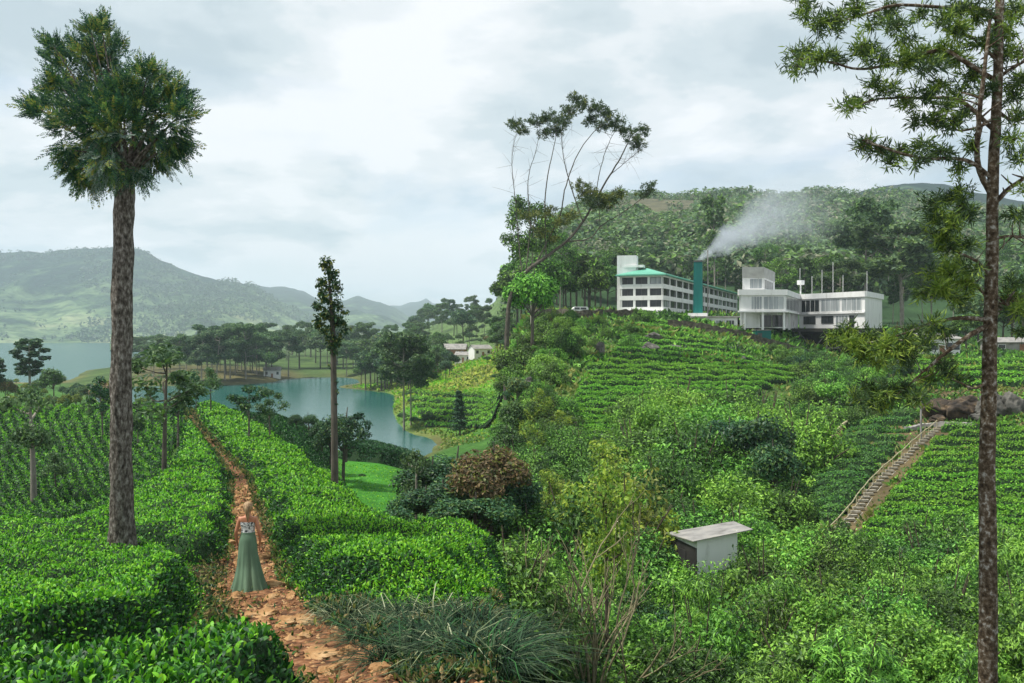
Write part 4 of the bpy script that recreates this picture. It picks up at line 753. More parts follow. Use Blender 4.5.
def ctr(pts): return np.array([np.mean([p[0] for p in pts]), np.mean([p[1] for p in pts])])
def prism(poly, z0, z1):
    n = len(poly); V = np.array([(*p, z0) for p in poly] + [(*p, z1) for p in poly]); i = np.arange(n); j = (i + 1) % n
    return V, np.concatenate([np.stack([i, j, j + n, i + n], 1)] + ([np.array([[3, 2, 1, 0], [4, 5, 6, 7]])] if n == 4 else []))
def ubox(p, q, a, b, d0, d1, z0, z1):
    """box along the edge p->q between distances a..b, from d0 to d1 outward (right of p->q)"""
    p = np.asarray(p, float); q = np.asarray(q, float); u = (q - p) / np.linalg.norm(q - p); o = np.array([u[1], -u[0]])
    b_ = [p + u * a + o * d0, p + u * a + o * d1, p + u * b + o * d1, p + u * b + o * d0]
    return hexa(np.array([(*c, z0) for c in b_]), np.array([(*c, z1) for c in b_]))
class Thing:
    def __init__(s, name, base, label, cat_, group=None):
        s.b = np.asarray(base, float); s.e = link(name, None, loc=s.b); tag(s.e, label, cat_, group)
    def part(s, name, shapes, mat, parent=None, smooth=False):
        mats = mat if isinstance(mat, list) else [mat]; P_ = [(np.asarray(V) - s.b, Fa, *(r or [0])) for V, Fa, *r in shapes]
        return link(name, mesh(name, P_, mats, smooth), parent or s.e)
    def window(s, p, q, a, b, z0, z1, n=2, glass='glass', fr='white', out=0.0, bar_w=.07):
        w = s.part("window", [ubox(p, q, a, a + bar_w, out, out + .10, z0, z1), ubox(p, q, b - bar_w, b, out, out + .10, z0, z1), ubox(p, q, a + bar_w, b - bar_w, out, out + .10, z0, z0 + bar_w), ubox(p, q, a + bar_w, b - bar_w, out, out + .10, z1 - bar_w, z1)] +
                   [ubox(p, q, a + (b - a) * k / n - bar_w / 2, a + (b - a) * k / n + bar_w / 2, out, out + .09, z0 + bar_w, z1 - bar_w) for k in range(1, n)], MT[fr])
        s.part("pane", [ubox(p, q, a + bar_w, b - bar_w, out + .005, out + .04, z0 + bar_w, z1 - bar_w)], MT[glass], w)

# long factory block with the green roof
def long_block():
    c0 = np.array([36.1, 215.0]); uR = np.array([44.3, 105.0]); uR /= np.linalg.norm(uR); uL = np.array([-uR[1], uR[0]]); LR, LL = 112.0, 10.6
    c1 = c0 + uR * LR; c2 = c1 + uL * LL; c3 = c0 + uL * LL; z = [6.0, 8.77, 11.54, 14.3]
    T = Thing("factory_building", (c0[0], c0[1], 3.0), "long white three-storey factory block with green hipped roof", "factory")
    ins = lambda p, d: p
    sh = lambda a, b: (c0 + uR * a + uL * b)
    core = [sh(.45, .45), sh(LR - .45, .45), sh(LR - .45, LL - .45), sh(.45, LL - .45)]
    T.part("interior", [prism(core, 3.0, 14.2)], MT['darkwall_shade'])
    W = [prism([sh(-.05, -.05), sh(LR, -.05), sh(LR, LL), sh(-.05, LL)], 2.2, z[0] + .75)]
    nR, nL = 15, 3
    for f in range(3):
        zb, zt = z[f], z[f + 1]
        for (p, q, Ln, nb) in ((c0, c1, LR, nR), (c3, c0, LL, nL)):
            if f: W.append(ubox(p, q, 0, Ln, -.44, .06, zb - .35, zb + .72))
            for k in range(nb + 1): W.append(ubox(p, q, max(0, k * Ln / nb - .28), min(Ln, k * Ln / nb + .28), -.44, 0, zb + .72, zt - .35))
    for (p, q, Ln) in ((c0, c1, LR), (c3, c0, LL)): W.append(ubox(p, q, 0, Ln, -.44, .06, z[3] - .35, z[3]))
    W += [ubox(c1, c2, 0, LL, -.44, 0, z[0] + .75, z[3]), ubox(c2, c3, 0, LR, -.44, 0, z[0] + .75, z[3])]
    T.part("wall", W, MT['white'])
    for f in range(3):
        zb, zt = z[f] + .72, z[f + 1] - .35
        for (p, q, Ln, nb) in ((c0, c1, LR, nR), (c3, c0, LL, nL)):
            for k in range(nb): T.window(p, q, k * Ln / nb + .28, (k + 1) * Ln / nb - .28, zb, zt, 3 if nb > 5 else 2, 'paleglass' if rng.random() < .18 else 'glass', 'steel', -.32)
    ev = [sh(-.9, -.9), sh(LR + .9, -.9), sh(LR + .9, LL + .9), sh(-.9, LL + .9)]; rd = [sh(5.6, LL / 2), sh(LR - 5.6, LL / 2)]
    V = np.array([(*p, 14.3) for p in ev] + [(*p, 14.62) for p in ev] + [(*p, 16.5) for p in rd])
    T.part("roof", [(V, np.array([[0, 1, 5, 4], [1, 2, 6, 5], [2, 3, 7, 6], [3, 0, 4, 7], [4, 5, 9, 8], [6, 7, 8, 9], [3, 2, 1, 0]])), (V, np.array([[5, 6, 9], [7, 4, 8]]))], MT['greenroof'])
    tw = [sh(1.2, LL + .3), sh(5.4, LL + .3), sh(5.4, LL + 3.7), sh(1.2, LL + 3.7)]
    tb = [np.array([25.9, 222.0]), np.array([30.6, 221.2]), np.array([31.6, 225.5]), np.array([27.0, 226.2])]
    tz = T.part("stair_tower", [prism(tb[0:4], 3.0, 19.6), prism([tb[0] + [.8, -.05], tb[1] + [1.6, -.9], tb[1] + [2.4, 2], tb[0] + [1.5, 2.5]], 16.6, 17.2)], MT['white'])
    T.part("annex", [prism([np.array([27.0, 217.5]), np.array([36.5, 213.2]), np.array([38, 217]), np.array([29, 220])], 3.2, 5.9)], MT['white'])
long_block()
def chimney():
    b = np.array([42.4, 205.0, 4.0]); T = Thing("chimney", b, "tall teal factory chimney with smoke coming out of its top", "chimney")
    h = 12.6; b0, b1 = 1.3, 1.12
    q = lambda r, z: np.array([(b[0] - r, b[1] - r * .5, z), (b[0] + r * .55, b[1] - r * 1.1, z), (b[0] + r, b[1] + r * .5, z), (b[0] - r * .55, b[1] + r * 1.1, z)])
    T.part("shaft", [hexa(q(b0, 4.6), q(b1, 4 + h))], MT['teal']); T.part("rim", [hexa(q(b1 + .1, 4 + h + .003), q(b1 + .1, 4 + h + .35))], MT['steel'])
    T.part("footing", [hexa(q(2.6, 2.5), q(2.6, 4.95))], MT['white'])
    T.part("pipe", [bar((b[0] + 2.1, b[1] - .4, 4), (b[0] + 2.1, b[1] - .4, 19.3), .13)], MT['tin'])
chimney()
def office_block():
    A, B, C, D = (np.array(p) for p in ([50.0, 198.0], [60.2, 198.0], [70.8, 222.0], [58.5, 227.0])); E, Fp, Gq = (np.array(p) for p in ([80.4, 205.0], [91.3, 222.0], [82.0, 238.0]))
    T = Thing("office_building", (65, 205, 1.5), "white flat-roofed two-storey building with long rows of windows on steel stilts", "building")
    z0, z1, z2, z3 = 1.55, 5.35, 8.6, 10.0
    inn = lambda p, c, d: p + (c - p) / np.linalg.norm(c - p) * d
    c1 = ctr([A, B, C, D]); c2 = ctr([C, E, Fp, Gq])
    W = [prism([A, B, C, D], z1 - .003, z3 - .3), prism([C + [.01, .01], E, Fp, Gq], z0, z3 - .3), prism([inn(A, c1, .3), inn(B, c1, 5.5), inn(C, c1, .5), inn(D, c1, .3)], z0, z1 - .006)]
    T.part("wall", W, MT['white'])
    par = []
    for p, q in ((A, B), (B, C), (C, E), (E, Fp), (D, A), (Fp, Gq)):
        L_ = np.linalg.norm(q - p); par.append(ubox(p, q, -.25 if (p is not C) else .3, L_ + (.25 if q is not C else -.3), -.2, .35, z2 + .15, z3))
    T.part("parapet", par, MT['white'])
    T.part("ledge", [ubox(A, B, -.3, np.linalg.norm(B - A) + .4, 0, .5, z1 - .35, z1), ubox(B, C, .5, np.linalg.norm(C - B) - .5, 0, .5, z1 - .35, z1), ubox(C, E, .3, np.linalg.norm(E - C) + .2, 0, .45, z1 - .35, z1)], MT['white'])
    for k in (1.0, 5.0, 9.7): T.part("column", [ubox(A, B, k, k + .45, -.55, -.1, z0 - .4, z1 - .36)], MT['white'])
    for k in (9, 17): T.part("column", [ubox(B, C, k, k + .45, -.55, -.1, z0 - .4, z1 - .36)], MT['white'])
    for a, b in ((2.6, 5.0), (5.3, 9.8)): T.window(A, B, a, b, z1 + .25, z2 - .1, 4, 'paleglass', 'white', .01)
    LB = np.linalg.norm(C - B)
    for k in range(4): T.window(B, C, .8 + k * (LB - 1.6) / 4, .5 + (k + 1) * (LB - 1.6) / 4, z1 + .25, z2 - .1, 3, 'glass', 'white', .01)
    LE = np.linalg.norm(E - C)
    for k in range(3): T.window(C, E, .8 + k * (LE - 1.2) / 3, .3 + (k + 1) * (LE - 1.2) / 3, z1 + .2, z2 - .1, 4, 'paleglass' if k else 'glass', 'white', .01)
    for a, b, zb in ((1.5, 5.2, 2.6), (7.0, 10.6, 2.7), (15.2, 16.6, 1.7)): T.window(C, E, a, b, zb, z1 - .8, 2, 'glass', 'steel', .01)
    for a, b in ((11.3, 14.6),): T.window(C, E, a, b, 1.8, z1 - .8, 4, 'paleglass', 'white', .01)
    for k in range(3): T.window(A + [0.8, 4.0], B + [2.2, 4.0], 1.0 + k * 3.2, 3.9 + k * 3.2, 1.8, z1 - .9, 3, 'paleglass' if k == 0 else 'glass', 'steel', .9)
    U_ = [np.array(p) for p in ([51.2, 200.0], [56.0, 200.0], [63.2, 216.5], [57.5, 218.5])]
    T.part("penthouse", [prism(U_, z3 - .35, 12.75)], MT['white']); T.part("roof_tank", [prism([u + (u - ctr(U_)) * .02 for u in U_], 12.753, 15.1)], MT['concrete'])
    T.window(U_[0], U_[1], 1.6, 4.4, 10.3, 12.5, 3, 'paleglass', 'white', .01)
    for k in range(4): T.window(U_[1], U_[2], .6 + k * 3.6, 3.6 + k * 3.6, 10.3, 12.4, 3, 'glass', 'white', .01)
    T.part("deck", [prism([np.array(p) for p in ([65.0, 209.0], [80.2, 202.2], [86.5, 208.0], [72, 224])], .75, 1.54)], MT['darkwall_shade'])
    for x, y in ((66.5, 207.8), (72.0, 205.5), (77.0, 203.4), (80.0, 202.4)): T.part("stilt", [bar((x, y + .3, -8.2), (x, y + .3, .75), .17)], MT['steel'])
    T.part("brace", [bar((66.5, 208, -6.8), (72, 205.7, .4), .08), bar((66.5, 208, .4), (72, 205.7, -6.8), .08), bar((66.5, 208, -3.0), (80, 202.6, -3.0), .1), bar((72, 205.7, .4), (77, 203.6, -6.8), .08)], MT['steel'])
    T.part("undercroft_shade", [prism([np.array(p) for p in ([67.5, 212.5], [81.2, 206.6], [82.6, 209.5], [69, 215.6])], -9, .74)], MT['darkwall_shade'])  # dark block added to stand for the shade under the deck
    for px, top in ((800, 268), (822, 270), (843, 275), (867, 271), (812, 276), (833, 262)):
        T.part("mast", [bar((wx(px, 226), 226, 9.5), (wx(px, 226), 226, (HY - top) / F * 226), .05)], MT['white'])
    T.part("water_tank", [tube([(72.5, 226, 9.6), (72.5, 226, 12.6)], [.15, .15]), tube([(72.5, 226, 12.6), (72.5, 226, 13.7)], [.9, .9], 10)], MT['white'])
office_block()
def low_wing():
    A, B, C, D = (np.array(p) for p in ([40.3, 201.5], [49.9, 199.2], [52.5, 208.0], [43.5, 212.0])); T = Thing("factory_wing", (45, 203, 1), "low corrugated white wing joining the two factory blocks", "building")
    T.part("wall", [prism([A, B, C, D], -.5, 3.9)], MT['white']); T.part("roof", [prism([p + (p - ctr([A, B, C, D])) * .1 for p in (A, B, C, D)], 3.903, 4.2)], MT['tin'])
    for k in range(4): T.window(A, B, .5 + k * 2.3, 2.3 + k * 2.3, 1.2, 3.3, 3, 'paleglass' if k < 3 else 'glass', 'white', .01)
    T = Thing("hut", (wx(763, 193), 193, -1), "small teal painted hut below the white office building", "hut"); a, b = wx(756, 193), wx(771, 193)
    T.part("wall", [box(a, b, 193, 195.5, -3, 1.0)], MT['teal']); T.part("roof", [box(a - .2, b + .2, 192.8, 195.8, 1.003, 1.15)], MT['tin']); T.part("door", [box(a + .4, a + 1.3, 192.93, 192.99, -1.8, .4)], MT['steel'])
low_wing()
def house(px, Y, w, d, h, label, wall='white', roof='tin', rz=0.0, cat_="house", nwin=3, rise=None, sink=.0, group=None, dz=0.0):
    b = at(px, Y, -sink + dz); rise = rise or w * .18; e = link("house", None, loc=b, rz=rz); tag(e, label, cat_, group)
    link("wall", mesh("wall", [(*box(-w / 2, w / 2, 0, d, -1.5, h), 0), (np.array([(-w / 2, 0, h), (-w / 2, d, h), (-w / 2, d / 2, h + rise * .96), (w / 2, 0, h), (w / 2, d, h), (w / 2, d / 2, h + rise * .96)]), np.array([[0, 2, 1], [3, 4, 5]]), 0)], [MT[wall]]), e)
    o = .45; rr = [(-w / 2 - o, -o, h - o * rise * 2 / d), (w / 2 + o, -o, h - o * rise * 2 / d), (w / 2 + o, d / 2, h + rise), (-w / 2 - o, d / 2, h + rise), (w / 2 + o, d + o, h - o * rise * 2 / d), (-w / 2 - o, d + o, h - o * rise * 2 / d)]
    V = np.array(rr + [(x, y, z + .14) for x, y, z in rr]); link("roof", mesh("roof", [(V, np.array([[0, 1, 2, 3], [3, 2, 4, 5], [9, 8, 7, 6], [11, 10, 8, 9], [0, 6, 7, 1], [5, 4, 10, 11], [0, 3, 9, 6], [3, 5, 11, 9], [1, 7, 8, 2], [2, 8, 10, 4]]), 0)], [MT[roof]]), e)
    for k in range(nwin):
        x = -w / 2 + w * (k + .5) / nwin
        if k == nwin // 2 and nwin > 1: link("door", mesh("door", [(*box(x - .5, x + .5, -.06, -.005, 0, min(2.1, h * .8)), 0)], [MT['brick']]), e)
        else:
            f = link("window", mesh("window", [(*box(x - .75, x + .75, -.05, -.003, h * .35, h * .8), 0)], [MT['white']]), e); link("pane", mesh("pane", [(*box(x - .65, x + .65, -.07, -.053, h * .35 + .1, h * .8 - .1), 0)], [MT['glass']]), f)
house(272, 500, 9, 6, 4, "white house among the trees on the far bank of the lake", rz=.2)
house(452, 440, 13, 7, 5.0, "long rust-brown house with pale roof on the hillside above the lake", 'brick', 'tin', -.1, nwin=5, dz=1)
house(483, 400, 8.5, 6, 3.6, "white cottage with pale gable on the crest of the yellow knoll", 'white', 'tin', .5, dz=.3)
house(463, 405, 7.5, 6, 3.2, "low house with grey roof between the brown house and white cottage", 'white', 'tin', -.2, dz=.2)
house(942, 168, 7.2, 6, 3.4, "small white house behind the branches of the mossy-trunked tree", 'white', 'tin', .12, nwin=5, rise=.9, sink=0)
house(1012, 182, 8, 5, 2.2, "low pale shed at picture edge beyond the mossy-trunked tree", 'tin', 'tin', -.05, nwin=2, rise=.8, cat_="shed")
def shack():
    Y = 56.0; a, b, zt = wx(697, Y), wx(741, Y), (HY - 541) / F * Y; zb = (HY - 586) / F * Y; T = Thing("shack", (a, Y, zb), "white-walled shack with tin roof half swallowed by the bushes", "shack")
    c = [np.array(p) for p in ([a, Y], [b, Y + .9], [b - .2, Y + 4.4], [a - 1.0, Y + 3.4])]
    T.part("wall", [hexa(np.array([(*p, zb - 1.5) for p in c]), np.array([(*c[0], zt), (*c[1], zt + .45), (*c[2], zt + .02), (*c[3], zt - .42)]))], MT['white'])
    o = [c[0] + [-.28, -.3], c[1] + [.9, -.3], c[2] + [.9, .3], c[3] + [-.3, .3]]; zs = [zt + .01, zt + .56, zt + .22, zt - .35]
    T.part("side_wall_shade", [ubox(c[3], c[0], 0.0, np.linalg.norm(c[0] - c[3]) - .01, .004, .05, zb - 1.5, zt - .46)], MT['darkwall_shade']); T.part("roof", [hexa(np.array([(*p, z) for p, z in zip(o, zs)]), np.array([(*p, z + .05) for p, z in zip(o, zs)]))], MT['tin'])  # dark sheet over the side face stands for its shaded opening
    d = T.part("door", [ubox(c[3], c[0], 1.2, 2.2, .053, .09, zb, zb + 1.9)], MT['darkwall_shade']); T.part("handle", [ubox(c[3], c[0], 2.0, 2.06, .093, .13, zb + .9, zb + 1.05)], MT['steel'], d)
shack()

# retaining walls, van, rocks
def wall_line(pts, h, th, label, mat='stonewall', y0=60):
    Pp = [hit(px, py, y0) for px, py in pts]; Pp = smooth_path(Pp, 40); Pp[:, 2] = ground(Pp[:, 0], Pp[:, 1]); b = Pp[0].copy(); T = Thing("retaining_wall", b, label, "wall")
    V = []; tg = unit(np.gradient(Pp, axis=0)); sd_ = np.stack([tg[:, 1], -tg[:, 0]], 1); g = np.random.default_rng(int(pts[0][0]))
    for p, s_ in zip(Pp, sd_):
        hh = h * g.uniform(.85, 1.1)
        V += [(p[0] - s_[0] * th / 2, p[1] - s_[1] * th / 2, p[2] - .8), (p[0] + s_[0] * th / 2, p[1] + s_[1] * th / 2, p[2] - .8), (p[0] + s_[0] * th / 2, p[1] + s_[1] * th / 2, p[2] + hh), (p[0] - s_[0] * th / 2, p[1] - s_[1] * th / 2, p[2] + hh)]
    k = np.arange(len(Pp) * 4).reshape(-1, 4); q = np.concatenate([np.stack([k[:-1, i], k[1:, i], k[1:, (i + 1) % 4], k[:-1, (i + 1) % 4]], 1) for i in range(4)] + [k[:1], k[-1:, ::-1]])
    T.part("stonework", [(np.array(V), q)], MT[mat])
wall_line([(528, 318), (570, 317), (610, 317), (650, 318)], 1.7, .7, "dark stone wall on the hilltop in front of the parked van", y0=120)
wall_line([(668, 327), (720, 334), (765, 345), (812, 358)], 1.5, .7, "stone wall holding the grassy ledge under the chimney", y0=110)
wall_line([(905, 432), (935, 427), (975, 428)], .5, .6, "pale stone kerb across the top of the bamboo steps", 'tin', y0=70)
def van():
    b = at(578, 203); e = link("parked_van", None, loc=b + [0, 0, .02], rz=.15); tag(e, "white van parked behind the dark stone wall on the hilltop", "van")
    prof = [(-2.2, .35), (-2.25, 1.1), (-1.5, 1.25), (-1.0, 1.85), (-.6, 1.95), (1.9, 1.95), (2.2, 1.7), (2.25, .35)]; n = len(prof)
    V = np.array([(x, -.85, z) for x, z in prof] + [(x, .85, z) for x, z in prof]); i = np.arange(n); j = (i + 1) % n
    link("body", mesh("body", [(V, np.stack([i, j, j + n, i + n], 1), 0), (V.copy(), np.array([[7, 2, 1, 0], [7, 6, 5, 2], [2, 5, 4, 3], [8, 9, 10, 15], [10, 13, 14, 15], [11, 12, 13, 10]]), 0)], [MT['white']]), e)
    for x0, x1 in ((-.95, .2), (.4, 1.7)): link("window", mesh("window", [(*box(x0, x1, -.88, -.853, 1.3, 1.75), 0)], [MT['glass']]), e)
    for x in (-1.4, 1.4):
        for y in (-.88, .68): link("wheel", mesh("wheel", [(*tube([(x, y, .35), (x, y + .2, .35)], [.35, .35], 14), 0)], [MT['darkwall_shade']]), e)
van()
def rock(p, r, label, mat='rock', seed=0, name="boulder", group=None, flat=1.0):
    g = np.random.default_rng(seed); n, m = (72, 44) if flat < 1 else (22, 14); u, v = np.meshgrid(np.linspace(0, 2 * np.pi, n, endpoint=False), np.linspace(0, np.pi, m)); d = np.stack([np.sin(v) * np.cos(u), np.sin(v) * np.sin(u), np.cos(v)], -1)
    s = np.ones(d.shape[:2])
    for k in range(9): a = rvec(1, g)[0]; dd_ = d @ a; cut_ = g.uniform(.5, .82); s = np.minimum(s, np.where(dd_ > cut_, cut_ / np.maximum(dd_, .01), 1.0))
    fz = .30 * (fbm(d[..., 0] * 3 + seed + d[..., 2] * 2.1, d[..., 1] * 3 + d[..., 2] * 1.7, 1.0, 5) - .5); s = s * (1 + fz * (2.0 if flat < 1 else .8))
    V = (d * s[..., None] * (1 + (.012 if flat < 1 else .05) * g.normal(size=s.shape)[..., None] * (np.sin(v) > .1)[..., None]) * np.asarray(r)).reshape(-1, 3)
    k = np.arange(n * m).reshape(m, n); q = np.stack([k[:-1], np.roll(k[:-1], -1, 1), np.roll(k[1:], -1, 1), k[1:]], -1).reshape(-1, 4)
    return tag(link(name, mesh(name, [(V, q, 0, flat < 1)], [MT[mat]]), loc=p, rz=float(g.uniform(0, .6))), label, "rock" if name != "stepping_stone" else "stone", group)
for i, (px, py, w, h, lab) in enumerate([(652, 337, 11, 6, "upper dark boulder of the stacked pair on the upper slope"), (650, 347, 10, 5, "lower dark boulder of the stacked pair on the upper slope"), (673, 347, 8, 4, "flat dark boulder just beside the stacked pair"), (601, 350, 6, 9, "upright brown boulder beside the red earth strip"), (540, 372, 12, 9, "grey boulder among shrubs on the steep outer flank of the slope"), (529, 382, 7, 6, "smaller grey boulder just below the one on the steep flank"), (743, 360, 4, 4, "pale grey boulder standing alone in the tea above the shrubs"), (895, 580, 9, 5, "brown boulder under the lower tea beside the foot of the steps")]):
    p = hit(px, py + h * .6, 50 if py > 500 else 90); k = p[1] / F; rock(p + [0, 0, h * k * .5], (w * k, w * k * .8, h * k), lab, 'rock', 60 + i, group="boulders on the slope")
for i, (px, py, w, h, lab, mt) in enumerate([(950, 419, 24, 13, "sloping brown rock bank left in the outcrop behind the mossy trunk", 'outcrop'), (972, 418, 22, 19, "brown and dark rock forming the middle of the outcrop", 'outcrop'), (998, 418, 18, 17, "dark rock right beside the mossy trunk in the outcrop", 'rock'), (1017, 417, 15, 18, "dark grey rock at the far end of the brown outcrop", 'rock'), (940, 423, 13, 6, "low flat rock at the tip of the brown outcrop", 'outcrop'), (984, 421, 14, 8, "small rock low between the two big rocks of the outcrop", 'rock')]):
    p = hit(px, py, 80); k = p[1] / F; rock(p + [0, w * k * .5, h * k * .45], (w * k, w * k * .7, h * k), lab, mt, 130 + i, "outcrop_rock", "rocks of the outcrop", flat=.5)

# bamboo steps with rail, plank, pole
def steps():
    line = smooth_path([hit(px, py, 50) for px, py in ((829, 548), (850, 522), (872, 492), (893, 470), (915, 450), (941, 428))], 60); line[:, 2] = ground(line[:, 0], line[:, 1]); b = line[0]
    T = Thing("hillside_steps", b, "narrow timber steps with bamboo rail climbing between the tea plots", "steps")
    L_ = np.concatenate([[0], np.cumsum(np.linalg.norm(np.diff(line, axis=0), axis=1))]); n = 36
    Q = lambda s: np.array([np.interp(s, L_, line[:, k]) for k in range(3)])
    for i in range(n):
        c = Q(L_[-1] * (i + .5) / n); w = .38 * (1 + .15 * math.sin(i * 3.7)); a = .07 * math.sin(i * 5.1)
        T.part("tread", [hexa(np.array([(c[0] - w, c[1] - .14 - a, c[2] + .22), (c[0] + w, c[1] - .14 + a, c[2] + .22), (c[0] + w, c[1] + .16 + a, c[2] + .22), (c[0] - w, c[1] + .16 - a, c[2] + .22)]) - [0, 0, .1], np.array([(c[0] - w, c[1] - .14 - a, c[2] + .27), (c[0] + w, c[1] - .14 + a, c[2] + .27), (c[0] + w, c[1] + .16 + a, c[2] + .27), (c[0] - w, c[1] + .16 - a, c[2] + .27)]))], MT['tread'])
    off = np.array([-.46, 0, 0])
    rp = np.array([Q(L_[-1] * k / 24) + off + [0, 0, .75 + .05 * math.sin(k * 2.2)] for k in range(25)]); T.part("rail", [tube(rp, np.full(25, .045), 6)], MT['bamboo']); T.part("stringer", [tube(rp - [0, 0, .75], np.full(25, .05), 6)], MT['bamboo']); T.part("stringer", [tube(rp + [.92, 0, -.75], np.full(25, .05), 6)], MT['tread'])
    for k in range(0, 25, 2): T.part("post", [bar(rp[k] - [0, 0, 1.0], rp[k] + [0, 0, .1], .045)], MT['bamboo'])
steps()
a, b = hit(828, 449, 60), hit(851, 424, 60); tag(link("log", mesh("log", [(*tube(smooth_path([a - a, (b - a) * .5 + [0, 0, .5], b - a], 8) + [0, 0, .55], np.linspace(.2, .13, 8), 8), 0, True)], [MT['bamboo']]), loc=a), "pale log lying slantwise in the shrubs left of the steps", "log")
p = hit(921, 441, 60); T = Thing("utility_pole", p, "thin pale pole standing near the top of the bamboo steps", "pole"); T.part("shaft", [bar(p - [0, 0, .4], p + [0, 0, 46 * p[1] / F], .10, 8)], MT['tin']); T.part("cap", [bar(p + [0, 0, 46 * p[1] / F], p + [0, 0, 47 * p[1] / F], .14, 8)], MT['steel'])

# ------------------------------------------------------------------ shrubs of the valley
SH = [proto_shrub(2.5, 2.8, 500 + k, .19, ('lush', 'bright') if k % 2 else ('lush', 'mid'), 34, 260) for k in range(5)]
BL = [proto_shrub(3.6, 4.4, 590 + k, .23, (('lush', 'bright'), ('lush', 'mid'), ('mid', 'lush'))[k % 3], 52, 230) for k in range(5)]
SB = [proto_shrub(2.0, 4.0, 520 + k, .30, ('lush', 'bright'), 36, 200, .22, .7) for k in range(3)]          # drooping narrow leaves
SD = [proto_shrub(2.4, 2.8, 530 + k, .19, ('dark', 'mid'), 32, 240) for k in range(2)]
SY = [proto_shrub(2.2, 2.8, 540 + k, .17, ('olive', 'yellow') if k else ('yellow', 'mid'), 28, 200) for k in range(2)]
SM = [proto_shrub(2.5, 2.6, 550 + k, .19, ('mid', 'lush'), 32, 250) for k in range(3)]
placed = []
def thicket(poly, n, protos, label, group, smin=.8, smax=1.4, gap=1.9, top=None, tall=1.0):
    P = poly_xy(poly); x0, y0 = P.min(0); x1, y1 = P.max(0); c = 0
    for _ in range(n * 40):
        if c >= n: break
        x, y = rng.uniform(x0, x1), rng.uniform(y0, y1)
        if not inside(x, y, P): continue
        if 560 < HX + F * x / y < 640 and y < 38.5: continue
        if any((x - a) ** 2 + (y - b_) ** 2 < gap ** 2 for a, b_ in placed): continue
        placed.append((x, y)); c += 1; s = U(smin, smax)
        put_shrub(protos[rng.integers(len(protos))], (x, y, float(ground(x, y))), U(0, 6.28), (s * U(.85, 1.15), s * U(.85, 1.15), s * U(.75, 1.3) * tall), label, group)
for px, Y, s in ((692, 53, .72), (707, 52.4, .62), (722, 52.8, .66), (735, 53.4, 1.05), (727, 52.6, .78), (744, 53.8, 1.3), (684, 57.5, 1.0), (672, 60, 1.3), (668, 55, 1.0)):
    placed.append((wx(px, Y), Y)); put_shrub((SD if 664 < px < 690 else SH)[int(px) % 2], at(px, Y), U(0, 6), s, "shrub pressed close around the white shack", "shrubs around the shack")
for px, Y, top, pr, H0, wd, lab in ((764, 53.2, 533, BL[1], 4.6, .85, "full leafy bush overlapping the roof end of the shack"), (714, 50.8, 583, SH[2], 2.9, 1.0, "low leafy shrub in front of the shack wall"), (686, 52.5, 560, SH[3], 2.9, .8, "leafy shrub against the dark side of the shack"), (741, 52.4, 556, SH[1], 2.9, .7, "leafy shrub covering the lower corner of the shack wall")):
    b_ = at(px, Y); s = ((HY - top) / F * Y - b_[2]) / H0; placed.append((b_[0], Y)); put_shrub(pr, b_, U(0, 6), (s * wd, s * wd, s), lab)
for px, Y, s, lab, pr in ((775, 56.5, 1.0, "broad leafy bush covering the end of the shack", BL[0]), (800, 58, .8, "leafy bush beside the broad one at the end of the shack", BL[1]), (700, 65, 1.1, "big bush rising behind the shack roof", BL[2]), (740, 66, 1.0, "second big bush rising behind the shack roof", BL[3]), (640, 58, 1.1, "dark leafy bush in the hollow left of the shack", BL[2])):
    placed.append((wx(px, Y), Y)); put_shrub(pr, at(px, Y), U(0, 6), s, lab)
thicket([(640, 68), (800, 72), (805, 96), (770, 116), (640, 114), (620, 92)], 24, BL, "big rounded bush in the thick growth between shack and tea plot", "mid slope bushes", .8, 1.45, 4.3)
thicket([(640, 66), (800, 66), (812, 96), (770, 118), (640, 116), (610, 92)], 26, SD + SM, "smaller dark bush wedged between the rounded bushes of the mid slope", "mid slope undergrowth", .7, 1.1, 2.6)
thicket([(515, 60), (600, 58), (650, 66), (640, 98), (560, 102), (515, 98)], 14, [BL[1], BL[2]] + SY, "big olive bush on the lower slope under the terraced tea plot", "lower slope bushes", .8, 1.25, 4.4)
thicket([(515, 56), (600, 56), (660, 60), (650, 98), (560, 102), (515, 98)], 26, SY + SY + SM, "yellowish green shrub on the lower slope under the terraced tea plot", "lower slope shrubs", .8, 1.2, 2.5)
thicket([(505, 36), (700, 36), (690, 50), (600, 56), (515, 58)], 9, [BL[2], BL[4], BL[0]], "big leafy bush in the tangle at the valley bottom", "valley bottom bushes", .65, .95, 3.6)
thicket([(505, 34), (700, 34), (690, 48), (600, 54), (515, 56)], 24, SB + SM + SD, "leafy green shrub in the tangle at the valley bottom", "valley bottom shrubs", .7, 1.1, 2.1)
thicket([(700, 37), (1060, 37), (1060, 47), (960, 51), (890, 56), (820, 57), (760, 52), (740, 50), (700, 46)], 16, BL, "big leafy bush in the belt along the lower edge beyond the shack", "lower edge bushes", .6, .95, 3.4)
thicket([(690, 34), (1060, 34), (1060, 46), (960, 50), (890, 55), (820, 56), (760, 51), (740, 49), (700, 46)], 38, SB + SB + SH, "plumed shrub in the belt along the lower edge beyond the shack", "lower edge shrubs", .7, 1.1, 1.9)
thicket([(880, 50), (985, 48), (1000, 56), (960, 60), (900, 58)], 12, SB + SH, "feathery shrub just below the bright tea rows", "shrubs under the bright tea", .9, 1.2, 1.7)
thicket([(790, 112), (905, 108), (895, 150), (870, 192), (815, 192), (800, 150)], 34, SH + SM, "green shrub on the bank under the stilted building", "bank shrubs", .9, 1.4, 2.8)
